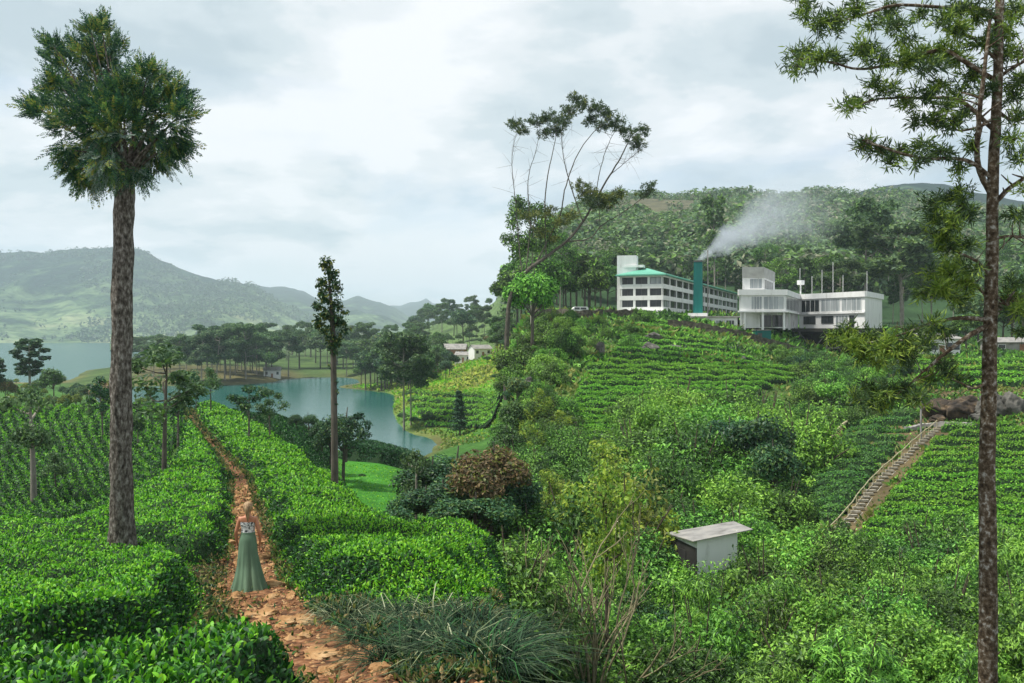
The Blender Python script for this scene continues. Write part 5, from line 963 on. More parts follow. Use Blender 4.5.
thicket([(515, 98), (562, 96), (575, 150), (560, 190), (508, 192), (506, 130)], 26, SM + SY + SH, "shrub on the slope beside the leaning bare tree", "upper slope shrubs", .9, 1.5, 2.6)
thicket([(560, 150), (640, 160), (640, 188), (560, 190)], 12, SM + SH, "small shrub on the brow among the boulders", "brow shrubs", .5, .9, 3)
thicket([(770, 170), (820, 165), (835, 196), (765, 196)], 9, SD + SM, "dark shrub close under the office building's windows", "office shrubs", .9, 1.3, 2.2)
thicket([(860, 150), (930, 135), (925, 195), (870, 196)], 9, SM + SD, "shrub beside the small white house on the hill", "house shrubs", .9, 1.4, 2.8)
for px, Y, s, lab in [(640, 192, 1.2, "round bright shrub in front of the long factory block"), (520, 150, 2.0, "large round green shrub at the top of the slope below the leaning tree"), (537, 160, 1.5, "second round green shrub at the top of the slope below the leaning tree"), (835, 62, 1.0, "shrub crowding the foot of the bamboo steps")]:
    put_shrub(SH[int(px) % 5], at(px, Y), U(0, 6), s, lab)
dk = [proto_tree('round', 9, 560 + k, .34, 'dark', 'bark_grey', 1.7, .16, 'mid') for k in range(2)]
lu = [proto_tree('round', 8, 570 + k, .32, 'lush', 'bark_grey', 1.7, .15, 'bright') for k in range(2)]
sized(dk[0], 9, 757, 82, 402, "broad dark tree standing out in the lush shrubs of the mid slope", name="valley_tree", wide=1.0)
sized(lu[0], 8, 690, 100, 402, "leafy round tree left of the broad dark tree", name="valley_tree", wide=1.3)
sized(lu[1], 8, 830, 118, 376, "leafy round tree below the stilted building", name="valley_tree", wide=1.4)
sized(lu[0], 8, 735, 108, 396, "pale leafy tree behind the broad dark tree", name="valley_tree", wide=1.4)
sized(dk[1], 9, 728, 88, 408, "added dark tree standing for shade beside the broad dark one on the mid slope", name="valley_tree", wide=1.1)  # this and the dk trees below: added as shade in hollows between the bushes
sized(dk[0], 9, 640, 74, 470, "added dark tree standing for shade between the yellow-green tree and the big bushes", name="valley_tree", wide=1.2)
sized(dk[1], 9, 775, 76, 430, "added dark tree standing for shade at the edge of the bushes toward the steps", name="valley_tree", wide=.9)
sized(dk[1], 9, 660, 64, 510, "added dark tree standing for shade left of the shack roof", name="valley_tree", wide=1.2)
sized(dk[0], 9, 545, 66, 505, "added dark tree standing for shade behind the fan of bare stems", name="valley_tree", wide=1.2)
ysh = proto_tree('lopped', 6, 580, .17, 'yellow', 'twig', 1.3, .08, 'olive')
sized(ysh, 6, 610, 66, 442, "yellow-green thin-leaved tree behind the fan of bare stems", name="valley_tree", wide=1.2)
sized(ysh, 6, 607, 43, 468, "slender leafy tree growing through the fan of bare stems", name="valley_tree", wide=.75)
sized(ysh, 6, 552, 70, 470, "yellow-green tree among olive bushes beyond the straw-coloured tree", name="valley_tree", wide=1.2)

def slope_grass():
    g = np.random.default_rng(95); n = 90000; px = g.uniform(508, 1060, n); Y = np.exp(g.uniform(math.log(56), math.log(260), n)); x = wx(px, Y); z = ground(x, Y)
    sl_ = np.array([hit(a_, c_, 50)[:2] for a_, c_ in ((829, 548), (850, 522), (872, 492), (893, 470), (915, 450), (941, 428))]); pq = HX + F * x / Y; ok = (segdist(x, Y, sl_, False) > .7) & ((Y > 104) | (pq > 815)); pr_ = HY - F * z / Y; ok &= ~((pr_ > 366) & (pr_ < 450) & (pq > 556) & (pq < 815) & (Y < 160) & (rng.random(len(ok)) < .62)); ok &= ~((pr_ > 432) & (pq > 880) & (Y < 105) & (rng.random(len(ok)) < .75)); ok &= ~((pr_ > 416) & (pq > 830) & (pq < 880) & (Y < 110) & (rng.random(len(ok)) < .7)); x, Y, z = x[ok], Y[ok], z[ok]; n = len(x)
    m = fbm(x, Y, 9, 3) + .45 * (g.random(n) - .5); L_ = Y * .0035 * g.uniform(.6, 1.6, n) * (1 + .8 * (fbm(x, Y, 5, 2) > .55)); D = unit(rvec(n, g) * [1, 1, .4] + [0, 0, .75]); Nn = rvec(n, g); P = np.stack([x, Y, z - .03], 1); parts = []
    for i, (a, b_) in enumerate(((-9, .40), (.40, .52), (.52, .62), (.62, 9))):
        s = (m >= a) & (m < b_); parts.append((*quads(P[s], D[s], Nn[s], L_[s], L_[s] * .55), i))
    tag(link("grass", mesh("grass", parts, [MT['mid'], MT['bright'], MT['lush'], MT['weed']])), "rough grass and weeds over the slope between the tea rows", "grass", None, 'stuff')
slope_grass()

def mound(px, Y, top, pr, H0, lab, wide=1.0):
    b_ = at(px, Y); s = ((HY - top) / F * Y - b_[2]) / H0; put_shrub(pr, b_, U(0, 6), (s * wide, s * wide, s), lab)
mound(788, 56, 530, BL[0], 4.6, "bright rounded bush between the shack and the foot of the steps", 1.0)
mound(928, 54, 518, BL[1], 4.6, "broad bright bush below the bright tea rows left of the mossy trunk", 1.0)
mound(702, 41, 592, BL[3], 4.6, "tall leafy bush at the lower edge below the shack", .8)
mound(828, 43, 585, BL[0], 4.6, "tall leafy bush at the lower edge below the steps", .9)
mound(575, 60, 470, SY[0], 2.9, "tall yellow-green bush above the fan of bare stems", .8)
mound(630, 62, 462, SY[1], 2.9, "olive feathery bush beside the tall yellow-green one", .8)
mound(535, 58, 500, BL[2], 4.6, "large dark-green bush just beyond the end of the tea bank", .9)
mound(690, 84, 418, BL[4], 4.6, "domed bush standing highest left of the dark trees", .9)
mound(668, 96, 400, BL[0], 4.6, "domed bush touching the lowest terraced tea rows", .9)
mound(800, 90, 400, BL[3], 4.6, "domed bush right of the dark trees on the mid slope", .9)

# skeleton trees traced branch by branch
def traced(name, label, base, Y, branches, clusters, bark, leafms, seed, leafL, leafW, per, twigs=0, young=.25, depth=.6, spray=True):
    g = np.random.default_rng(seed); e = link(name, None, loc=base); tag(e, label, "tree"); wood, tips = [], []
    for pts, r0, r1 in branches:
        dy = np.cumsum(g.normal(size=len(pts)) * depth * .35) if r0 < branches[0][1] * .8 else np.zeros(len(pts)); dy -= dy[0]
        Q = smooth_path([pt(px, py, Y + d) - base for (px, py), d in zip(pts, dy)], 5 * len(pts), .0012 * Y * .15, g); wood.append(tube(Q, np.linspace(r0, r1, len(Q)), 16 if r0 > .12 else 6))
        if r0 < .12:
            for k in range(twigs):
                i = g.integers(len(Q) // 3, len(Q)); d = unit(rvec(1, g)[0] + np.array([0, 0, .35])); ln = g.uniform(.3, 1.0) * Y / 40 * 1.2; wood.append(tube([Q[i], Q[i] + d * ln * .5 + g.normal(size=3) * .02 * ln, Q[i] + d * ln], [r1 * .8, r1 * .6, r1 * .35], 4)); tips.append(Q[i] + d * ln)
    lv = [[], []]
    for (px, py, rpx, m) in clusters:
        n = int(per * (rpx / 12) ** 1.7); c = pt(px, py, Y + g.uniform(-1, 1) * depth) - base; r = rpx * Y / F; nt_ = max(4, n // 22)
        for k in range(nt_):
            o = rvec(1, g)[0] * np.array([1, 1, .6]) * r * g.uniform(.15, 1.0); ax = unit(o / r + .5 * rvec(1, g)[0] + np.array([0, 0, .1])); q = 22; D = unit(ax * .6 + .85 * rvec(q, g)); P = np.repeat((c + o)[None], q, 0) + .25 * leafL * g.normal(size=(q, 3)) + ax * g.uniform(-.5, 1, (q, 1)) * leafL * .8
            lv[1 if g.random() < (young if m == 0 else .75) else 0].append(quads(P, D, rvec(q, g), leafL * g.uniform(.6, 1.3, q), leafW, .03))
            if spray and k % 4 == 0: wood.append(tube([c, c + o * .6, c + o], [.012, .008, .004], 4))
    link("trunk", mesh("trunk", [(*cat(wood), 0, True)], [MT[bark]]), e); link("crown", mesh("crown", [(*cat(l), i) for i, l in enumerate(lv) if l], [MT[leafms[0]], MT[leafms[1]]]), e)
# mossy trunk with feathery branches in front of the whole slope
B1 = [([(988, 900), (988, 683), (988, 560), (987, 470), (989, 400), (990, 330), (992, 260), (993, 180), (997, 100), (1000, 0), (1004, -110)], .150, .055),
 ([(999, 22), (985, 10), (950, 8), (900, 5), (870, 12), (840, 22), (822, 22)], 0.0360, 0.0096), ([(994, 80), (962, 60), (940, 50), (900, 62), (860, 69), (830, 62), (797, 58)], 0.0396, 0.0096),
 ([(994, 130), (960, 101), (920, 98), (880, 99), (850, 108)], 0.0360, 0.0096), ([(992, 178), (965, 160), (920, 158), (880, 146), (862, 140)], 0.0360, 0.0096), ([(992, 195), (978, 165), (979, 120), (984, 75), (990, 20)], 0.0504, 0.0240),
 ([(996, 80), (1012, 68), (1032, 58)], 0.0360, 0.0160), ([(993, 205), (1010, 188), (1036, 170)], 0.0432, 0.0240), ([(992, 240), (1010, 236), (1035, 240)], 0.0288, 0.0160), ([(990, 275), (978, 262), (960, 253), (945, 246)], 0.0324, 0.0096),
 ([(990, 300), (970, 282), (945, 290)], 0.0288, 0.0096), ([(989, 320), (960, 318), (930, 324), (900, 335), (860, 345)], 0.0432, 0.0112), ([(989, 325), (965, 338), (935, 362), (912, 382)], 0.0468, 0.0112), ([(990, 318), (1008, 302), (1034, 296)], 0.0648, 0.0320),
 ([(991, 120), (975, 128), (955, 130), (938, 120)], 0.0288, 0.0080), ([(997, 60), (975, 40), (960, 30)], 0.0288, 0.0080), ([(989, 380), (975, 388), (958, 382), (940, 372)], 0.0252, 0.0080), ([(996, 110), (1012, 120), (1030, 118)], 0.0288, 0.0160), ([(1001, -10), (1015, -30), (1040, -35)], 0.0288, 0.0160), ([(1001, -20), (975, -45), (940, -50)], 0.0288, 0.0160)]
C1 = [(803, 54, 13, 0), (818, 60, 12, 0), (797, 66, 8, 0), (835, 62, 9, 0), (865, 52, 11, 0), (880, 60, 11, 0), (862, 45, 8, 1), (905, 62, 14, 1), (925, 55, 14, 1), (945, 52, 14, 1), (960, 60, 12, 1), (930, 68, 12, 0), (808, 12, 9, 0), (820, 24, 11, 0), (838, 16, 10, 0), (832, 30, 8, 0), (855, 8, 11, 0), (800, 2, 8, 0), (870, 25, 8, 0), (895, 25, 11, 0), (890, 12, 10, 0), (905, 40, 9, 0), (920, 14, 9, 0), (940, 20, 9, 0),
 (850, 108, 9, 1), (862, 100, 8, 0), (875, 85, 10, 0), (888, 92, 9, 0), (908, 103, 10, 1), (925, 96, 10, 0), (940, 84, 11, 0), (945, 104, 9, 0), (960, 95, 9, 0), (935, 120, 11, 0), (915, 120, 9, 0), (955, 122, 11, 0), (968, 112, 9, 0), (866, 143, 9, 0), (880, 150, 10, 0), (900, 150, 10, 0), (890, 163, 8, 0), (940, 152, 11, 0), (925, 145, 9, 0), (958, 168, 9, 0), (915, 160, 8, 0), (970, 145, 9, 0),
 (955, 30, 14, 1), (975, 18, 15, 1), (985, 45, 14, 0), (1005, 30, 16, 1), (1015, 12, 15, 0), (960, 8, 13, 0), (985, -8, 14, 0), (1010, 55, 15, 0), (1018, 80, 13, 0), (970, 75, 12, 0), (1012, 95, 10, 0), (985, 90, 10, 0), (1018, 118, 9, 0), (1010, 140, 9, 0), (1020, 160, 9, 0), (1015, 215, 8, 0), (1020, 190, 6, 0),
 (932, 205, 10, 0), (945, 198, 10, 0), (958, 205, 10, 0), (940, 218, 11, 0), (955, 225, 11, 1), (967, 215, 9, 0), (935, 235, 8, 0), (950, 240, 10, 1), (965, 245, 9, 0), (943, 252, 8, 0), (962, 190, 8, 0),
 (935, 275, 10, 1), (950, 272, 10, 1), (965, 282, 10, 1), (940, 290, 11, 1), (928, 292, 9, 1), (955, 298, 9, 0), (960, 265, 8, 0), (975, 270, 8, 0),
 (840, 335, 11, 0), (855, 345, 13, 1), (870, 338, 13, 0), (885, 348, 14, 1), (900, 340, 13, 0), (915, 332, 12, 0), (862, 355, 10, 0), (905, 355, 12, 0), (925, 345, 10, 1), (935, 325, 9, 0), (848, 328, 8, 0), (880, 362, 9, 0), (945, 335, 9, 0),
 (868, 390, 11, 0), (885, 395, 13, 0), (900, 388, 12, 0), (915, 398, 10, 0), (878, 405, 9, 0), (860, 400, 8, 0), (930, 380, 9, 0), (945, 372, 9, 0), (958, 382, 8, 0), (940, 362, 8, 0), (1010, 300, 10, 1), (1018, 312, 10, 1), (1012, 285, 8, 0), (1020, 330, 8, 0)]
Yt = 14.0; gb = at(988, Yt); traced("roadside_tree", "tall mossy-trunked tree with feathery branches in front of the factory slope", gb, Yt, B1, C1, 'bark_lichen', ('needle', 'needle_young'), 71, .135, .022, 360, 9, .38, .5)
# leaning bare-limbed tree at the seam
Yb = 150.0; bb = at(508, Yb)
B2 = [([(506, 400), (507, 340), (509, 305), (515, 287), (527, 271), (546, 257)], 0.422, 0.281), ([(546, 257), (568, 240), (583, 222), (595, 200), (610, 175), (622, 155), (632, 135), (644, 128)], 0.262, 0.044), ([(566, 242), (590, 238), (602, 225), (622, 213), (645, 196), (653, 188)], 0.123, 0.036), ([(536, 264), (548, 240), (560, 215), (566, 185), (580, 150), (598, 128), (612, 118)], 0.154, 0.036), ([(546, 257), (545, 200), (550, 165), (556, 135), (552, 118)], 0.123, 0.028), ([(583, 222), (572, 190), (564, 160), (562, 130), (570, 112)], 0.108, 0.028), ([(595, 200), (600, 170), (610, 140), (622, 122)], 0.085, 0.028), ([(610, 175), (628, 160), (640, 150)], 0.069, 0.022), ([(526, 272), (530, 225), (528, 180), (536, 150), (541, 126)], 0.100, 0.028), ([(600, 225), (598, 205), (588, 190)], 0.069, 0.022), ([(590, 238), (612, 240), (632, 232)], 0.054, 0.014), ([(522, 276), (517, 220), (512, 160), (518, 128)], 0.100, 0.028), ([(556, 250), (575, 262), (600, 258)], 0.054, 0.014)]
C2 = [(538, 122, 11, 0), (550, 117, 11, 0), (562, 122, 11, 0), (556, 130, 10, 0), (570, 110, 11, 0), (582, 104, 11, 0), (595, 108, 11, 0), (576, 98, 9, 0), (606, 114, 11, 0), (616, 122, 11, 0), (626, 130, 11, 0), (634, 138, 10, 0), (643, 130, 9, 0), (590, 120, 10, 0), (604, 126, 10, 0), (638, 146, 9, 0), (545, 133, 9, 0), (586, 192, 12, 1), (598, 196, 12, 1), (610, 200, 11, 1), (602, 206, 10, 1), (590, 202, 10, 0), (618, 194, 9, 1), (580, 186, 9, 1), (650, 188, 9, 0), (645, 194, 8, 0), (515, 124, 10, 0), (523, 131, 8, 0), (548, 212, 10, 1), (560, 222, 10, 1), (541, 232, 10, 1), (528, 215, 10, 1), (553, 240, 9, 1), (570, 215, 9, 1)]
traced("leaning_tree", "leaning tree with long bare limbs and thin flat tufts against the cloud", bb, Yb, B2, C2, 'bark_grey', ('needle', 'olive'), 72, .46, .13, 1000, 30, .1, 2.0)
# fan of bare stems at the valley bottom
def bare_fan():
    g = np.random.default_rng(33); Y = 37.0; base = at(592, Y); e = link("bare_shrub", None, loc=base); tag(e, "fan of bare pale stems rising from the valley bottom shrubs", "shrub"); W = []
    def grow(p, d, L_, r, lev):
        n = 5; Q = [p]; dd = d.copy()
        for k in range(n): dd = unit(dd + .10 * g.normal(size=3) + np.array([0, 0, .03])); Q.append(Q[-1] + dd * L_ / n)
        W.append(tube(Q, np.linspace(r, r * .55, n + 1), 5 if lev < 2 else 4))
        if lev < 3:
            for k in range(g.integers(2, 5)): i = g.integers(2, n + 1); grow(Q[i], unit(dd + .55 * rvec(1, g)[0] + np.array([0, 0, .15])), L_ * g.uniform(.45, .7), r * .6, lev + 1)
    for k in range(13):
        a = g.uniform(-1, 1); grow(np.array([a * .5, g.uniform(-.4, .4), 0]), unit(np.array([a * .55, g.normal() * .25, 1.2])), g.uniform(3.4, 5.6), .075, 0)
    link("stems", mesh("stems", [(*cat(W), 0, True)], [MT['bare']]), e)
bare_fan()

umb = proto_tree('umbrella', 24, 595, .6, 'mid', 'bark_pale', 1.2, .2, 'bright'); umc = proto_tree('column', 24, 596, .7, 'mid', 'bark_pale', 1.4, .2, 'grey')
# forest behind the factory: trees one by one, then the hillside wood as one mass
FU_ = [(umg[0], 24), (umb, 24), (umc, 24), (umc, 24)]; FR = [(p_, 14) for p_ in rf2 + rf]; FM = [(proto_tree('round', 14, 460 + k, .8, 'mid', 'bark_grey', 1.4, .2, 'lush'), 14) for k in range(2)]
wood([(512, 600, 205, 300, 240, 290, 14), (545, 620, 300, 380, 235, 268, 9)], "green tree on the brow left of the factory", "brow trees", FM + FM)
wood([(600, 745, 345, 400, 250, 282, 14), (620, 760, 400, 470, 240, 262, 7)], "tree in the wood directly behind the green roof", "wood behind the roof", FM[:1] + FU_ + [(umc, 24)])
wood([(770, 1040, 262, 380, 250, 292, 17), (760, 1040, 380, 470, 235, 260, 8)], "tree in the smoky wood behind the white office building", "wood behind the office", FU_ + [(umc, 24), (umb, 24)])
wood([(960, 1060, 190, 260, 262, 320, 9)], "tree beyond the mossy trunk near the pale shed", "wood by the shed", FM + FR)
sized(umc, 24, 715, 345, 193, "tall lone tree towering over the factory roof and chimney", name="forest_tree", wide=.8)
sized(umg[1], 24, 865, 300, 206, "tall dense-topped tree behind the office's flat roof", name="forest_tree", wide=1.0)
sized(umg[2], 24, 902, 268, 226, "wide pale-crowned tree with white trunk beyond the office's end wall", name="forest_tree", wide=1.5)
sized(umb, 24, 531, 185, 205, "big green tree behind the leaning bare-limbed tree", name="forest_tree", wide=.75)
sized(umb, 24, 560, 225, 238, "green tree just right of the big one behind the leaning tree", name="forest_tree", wide=.7)
sized(lu[1], 8, 532, 150, 258, "lower bright green tree under the leaning bare-limbed tree", name="forest_tree", wide=.9)
def hill_forest():
    g = np.random.default_rng(77); n = 26000; px = g.uniform(505, 1250, n); Y = np.exp(g.uniform(math.log(400), math.log(1150), n)); x = wx(px, Y); z = ground(x, Y)
    bare = (px > 588) & (px < 735) & (Y > 690) & (Y < 960) & (fbm(x, Y, 90, 3) < .62); thin = fbm(x + 77, Y, 60, 3) < .34; ok = ~(bare | (thin & (g.random(n) < .8))); x, Y, z = x[ok], Y[ok], z[ok]; n = len(x)
    h = g.uniform(3.5, 8.5, n) * (1 + .5 * (vnoise(x, Y, 40) > .6)); kq = 11; C = np.repeat(np.stack([x, Y, z + h * .6], 1), kq, 0); d = rvec(n * kq, g); hh = np.repeat(h, kq)
    P = C + d * np.stack([hh * .32, hh * .32, hh * .42], 1); Nn = unit(d + np.array([0, 0, .5]) + .5 * rvec(n * kq, g)); D = np.cross(Nn, rvec(n * kq, g)); L_ = hh * .36 * g.uniform(.6, 1.3, n * kq)
    m = np.repeat(g.random(n), kq); parts = []
    for i, (a, b_) in enumerate(((0, .45), (.45, .8), (.8, 1.01))):
        s = (m >= a) & (m < b_); parts.append((*quads(P[s], D[s], Nn[s], L_[s], L_[s] * .6), i))
    tag(link("forest", mesh("forest", parts, [MT['mid'], MT['grey'], MT['hill']])), "woodland covering the hillside above the factory", "forest", None, 'stuff')
hill_forest()
def far_forest():
    g = np.random.default_rng(78); parts = []
    X, Ym, Z = ML; nr, nc = X.shape; n = 9000; i = g.integers(2, nr - 18, n); j = g.integers(0, nc - 1, n); f = g.random(n)[:, None]
    A = np.stack([X[i, j], Ym[i, j], Z[i, j]], 1); Bq = np.stack([X[i + 1, j + 1], Ym[i + 1, j + 1], Z[i + 1, j + 1]], 1); C = A * (1 - f) + Bq * f
    dens = fbm(C[:, 0], C[:, 1], 420, 4); hi_ = (i / nr); ok = (dens + hi_ * .35 > .66) | (hi_ > .74) & (g.random(n) < .7) | (g.random(n) < .05); C = C[ok]; n = len(C); kq = 7; h = g.uniform(9, 20, n)
    d = rvec(n * kq, g); hh = np.repeat(h, kq); P = np.repeat(C + np.stack([h * 0, h * 0, h * .5], 1), kq, 0) + d * np.stack([hh * .6, hh * .6, hh * .5], 1); Nn = unit(d + np.array([0, 0, .5])); D = np.cross(Nn, rvec(n * kq, g))
    tag(link("forest", mesh("forest", [(*quads(P, D, Nn, hh * .7, hh * .5), 0)], [MT['dark']])), "dark woods in patches over the mountain across the lake", "forest", None, 'stuff')
far_forest()

# smoke from the chimney
def smoke():
    b = np.array([42.4, 205.0, 17.0]); ax = np.array([24.0, 12.0, 9.0]); L_ = 42.0; u = ax / np.linalg.norm(ax)
    n, s = 18, 14; xs = np.linspace(0, L_, n); r = .9 + .34 * xs; a = np.linspace(0, 2 * np.pi, s, endpoint=False); rise = 5.5 * np.sin(np.clip(xs / L_, 0, 1) * 2.4) * .7
    V = np.concatenate([np.stack([np.full(s, x), np.cos(a) * q, np.sin(a) * q + z_], 1) for x, q, z_ in zip(xs, r, rise)]); k = np.arange(n * s).reshape(n, s)
    q = np.stack([k[:-1], np.roll(k[:-1], -1, 1), np.roll(k[1:], -1, 1), k[1:]], -1).reshape(-1, 4); V = np.vstack([V, [[0, 0, 0], [L_, 0, rise[-1]]]]); c0 = np.stack([np.full(s, n * s), np.roll(k[0], -1), k[0]], 1); c1 = np.stack([np.full(s, n * s + 1), k[-1], np.roll(k[-1], -1)], 1)
    m, t, o = newmat("chimney_smoke"); tcn = mnode(t, "ShaderNodeTexCoord"); sp = mnode(t, "ShaderNodeSeparateXYZ"); t.links.new(tcn.outputs['Object'], sp.inputs[0])
    def mm(op, a_, b_=None, cl=False):
        nn = mnode(t, "ShaderNodeMath", operation=op); nn.use_clamp = cl
        for i, v in enumerate((a_, b_)):
            if v is None: continue
            if isinstance(v, (int, float)): nn.inputs[i].default_value = v
            else: t.links.new(v, nn.inputs[i])
        return nn.outputs[0]
    X_ = sp.outputs[0]; rad = mm('ADD', mm('MULTIPLY', X_, .34), .9); rs = mm('MULTIPLY', mm('SINE', mm('MULTIPLY', X_, 2.4 / L_)), 5.5 * .7)
    zq = mm('SUBTRACT', sp.outputs[2], rs); dist = mm('SQRT', mm('ADD', mm('MULTIPLY', sp.outputs[1], sp.outputs[1]), mm('MULTIPLY', zq, zq))); fall = mm('SUBTRACT', 1.0, mm('DIVIDE', dist, rad), True)
    nz = mnode(t, "ShaderNodeTexNoise"); nz.inputs['Scale'].default_value = .17; nz.inputs['Detail'].default_value = 7; nz.inputs['Roughness'].default_value = .68; nz.inputs['Distortion'].default_value = 1.2; t.links.new(tcn.outputs['Object'], nz.inputs['Vector'])
    tail = mm('SUBTRACT', 1.0, mm('DIVIDE', X_, L_), True); body = mm('ADD', mm('MULTIPLY', fall, .45), mm('MULTIPLY', nz.outputs[0], 1.1)); den_ = mm('MULTIPLY', mm('SUBTRACT', body, .66, True), mm('DIVIDE', mm('MULTIPLY', mm('POWER', tail, .8), 4.2), mm('ADD', mm('MULTIPLY', rad, .8), .2)))
    den_ = mm('MULTIPLY', den_, mm('MULTIPLY', fall, 5.0, True)) 
    pv_ = mnode(t, "ShaderNodeVolumePrincipled"); pv_.inputs['Color'].default_value = (.76, .82, .90, 1); t.links.new(den_, pv_.inputs['Density']); t.links.new(pv_.outputs[0], o.inputs['Volume'])
    m.cycles.volume_step_rate = 1.0
    ob = link("smoke", mesh("smoke", [(V, q, 0, True), (V.copy(), np.concatenate([c0, c1]), 0)], [m]), loc=b); ob.rotation_euler = Vector(u).to_track_quat('X', 'Z').to_euler(); tag(ob, "pale smoke drifting from the teal chimney over the office roof", "smoke", None, 'stuff')
smoke()
def thin_smoke():
    b = np.array([92.0, 262.0, 24.0]); n, m_ = 24, 14; u, v = np.meshgrid(np.linspace(0, 2 * np.pi, n, endpoint=False), np.linspace(0, np.pi, m_)); V = np.stack([np.sin(v) * np.cos(u) * 42, np.sin(v) * np.sin(u) * 22, np.cos(v) * 17], -1).reshape(-1, 3); k = np.arange(n * m_).reshape(m_, n)
    q = np.stack([k[:-1], np.roll(k[:-1], -1, 1), np.roll(k[1:], -1, 1), k[1:]], -1).reshape(-1, 4)
    m, t, o = newmat("drifting_smoke"); tcn = mnode(t, "ShaderNodeTexCoord"); mp = mnode(t, "ShaderNodeMapping"); mp.inputs['Scale'].default_value = (1 / 42, 1 / 22, 1 / 17); t.links.new(tcn.outputs['Object'], mp.inputs[0])
    ln = mnode(t, "ShaderNodeVectorMath", operation='LENGTH'); t.links.new(mp.outputs[0], ln.inputs[0]); f = mnode(t, "ShaderNodeMath", operation='SUBTRACT'); f.use_clamp = True; f.inputs[0].default_value = 1; t.links.new(ln.outputs['Value'], f.inputs[1])
    nz = mnode(t, "ShaderNodeTexNoise"); nz.inputs['Scale'].default_value = .06; nz.inputs['Detail'].default_value = 5; nz.inputs['Distortion'].default_value = 1; t.links.new(tcn.outputs['Object'], nz.inputs['Vector'])
    r_ = mnode(t, "ShaderNodeMapRange"); r_.inputs[1].default_value = .42; r_.inputs[2].default_value = .75; r_.inputs[4].default_value = .055; t.links.new(nz.outputs[0], r_.inputs[0]); x_ = mnode(t, "ShaderNodeMath", operation='MULTIPLY'); t.links.new(r_.outputs[0], x_.inputs[0]); t.links.new(f.outputs[0], x_.inputs[1])
    pv_ = mnode(t, "ShaderNodeVolumePrincipled"); pv_.inputs['Color'].default_value = (.80, .88, .97, 1); t.links.new(x_.outputs[0], pv_.inputs['Density']); t.links.new(pv_.outputs[0], o.inputs['Volume'])
    tag(link("smoke", mesh("smoke", [(V, q, 0, True)], [m]), loc=b), "thin bluish smoke hanging among the trees behind the office", "smoke", None, 'stuff')
thin_smoke()

# ------------------------------------------------------------------ near details on the path
STB = [(262, 632, 16, 8), (249, 620, 13, 8), (265, 618, 15, 8), (285, 628, 14, 8), (303, 623, 14, 8), (243, 625, 10, 8), (238, 632, 8, 6), (322, 659, 18, 8), (345, 657, 10, 6), (274, 588, 11, 6), (283, 576, 8, 5), (236, 600, 8, 5), (272, 600, 9, 4), (265, 560, 7, 4), (272, 551, 7, 4), (231, 545, 7, 4), (238, 556, 6, 4), (262, 545, 6, 3), (258, 533, 6, 3), (252, 525, 5, 3), (244, 520, 5, 3), (255, 515, 4, 2), (243, 508, 5, 2), (250, 500, 4, 2), (240, 494, 4, 2), (247, 488, 4, 2), (305, 640, 9, 5), (330, 676, 13, 7), (380, 675, 12, 6), (270, 640, 9, 5), (263, 575, 6, 4), (222, 590, 6, 4), (292, 600, 7, 4), (250, 640, 9, 5)]
for i, (px, py, w, h) in enumerate(STB):
    p = hit(px, py, 4.5); k = p[1] / F; g0 = np.random.default_rng(800 + i)
    lab = "flat reddish slab in the row of stones across the path bend" if (610 < py < 645) else "flat stone lying near the lower edge of the trail" if py >= 645 else "small worn stone bedded in the path around the woman" if py > 540 else "tiny stone in the narrow upper stretch of the path"
    rock(p + [0, 0, h * k * .16 + .03], (w * k * 1.0, w * k * g0.uniform(.8, 1.3), max(.10, h * k * .6)), lab, 'slabstone', 800 + i, "stepping_stone", "stones of the path")
def grass_proto(seed, n, L_, mats, spread=.35):
    g = np.random.default_rng(seed); parts = []
    for lo in range(2):
        m = n if lo == 0 else n // 3; a = g.uniform(0, 6.28, m); r = spread * np.sqrt(g.random(m)); P = np.stack([np.cos(a) * r, np.sin(a) * r, np.zeros(m)], 1); out_ = np.stack([np.cos(a), np.sin(a), np.zeros(m)], 1) + .5 * g.normal(size=(m, 3)) * [1, 1, 0]
        l = L_ * g.uniform(.5, 1.25, m)[:, None]; el = g.uniform(.25, .9, m)[:, None]; p1 = P + (out_ * .18 * (1.3 - el) + np.array([0, 0, .5]) * el) * l; p2 = P + (out_ * .5 * (1.2 - el * .5) + np.array([0, 0, .66]) * el) * l; p3 = P + (out_ * .95 * (1.15 - el * .5) + np.array([0, 0, .48]) * el) * l
        sd_ = unit(np.cross(out_, [0, 0, 1.0])) * .008; V = np.stack([P - sd_, P + sd_, p1 - sd_, p1 + sd_, p2 - sd_ * .8, p2 + sd_ * .8, p3], 1).reshape(-1, 3); o = (np.arange(m) * 7)[:, None]
        parts += [(V, np.concatenate([o + [0, 1, 3, 2], o + [2, 3, 5, 4]]), lo), (V.copy(), o + [4, 5, 6], lo)]
    return mesh("grass_clump", parts, [MT[mats[0]], MT[mats[1]]])
MT['paleblade'] = leafmat("pale_grass_blade", [(.10, .13, .06), (.19, .22, .11), (.30, .32, .20)], .3, .55, .3, .1)
GR = [grass_proto(600 + k, 240, .64, ('grassblade', 'tea_old')) for k in range(3)]; GP = [grass_proto(610 + k, 240, .64, ('grassblade', 'paleblade')) for k in range(2)]
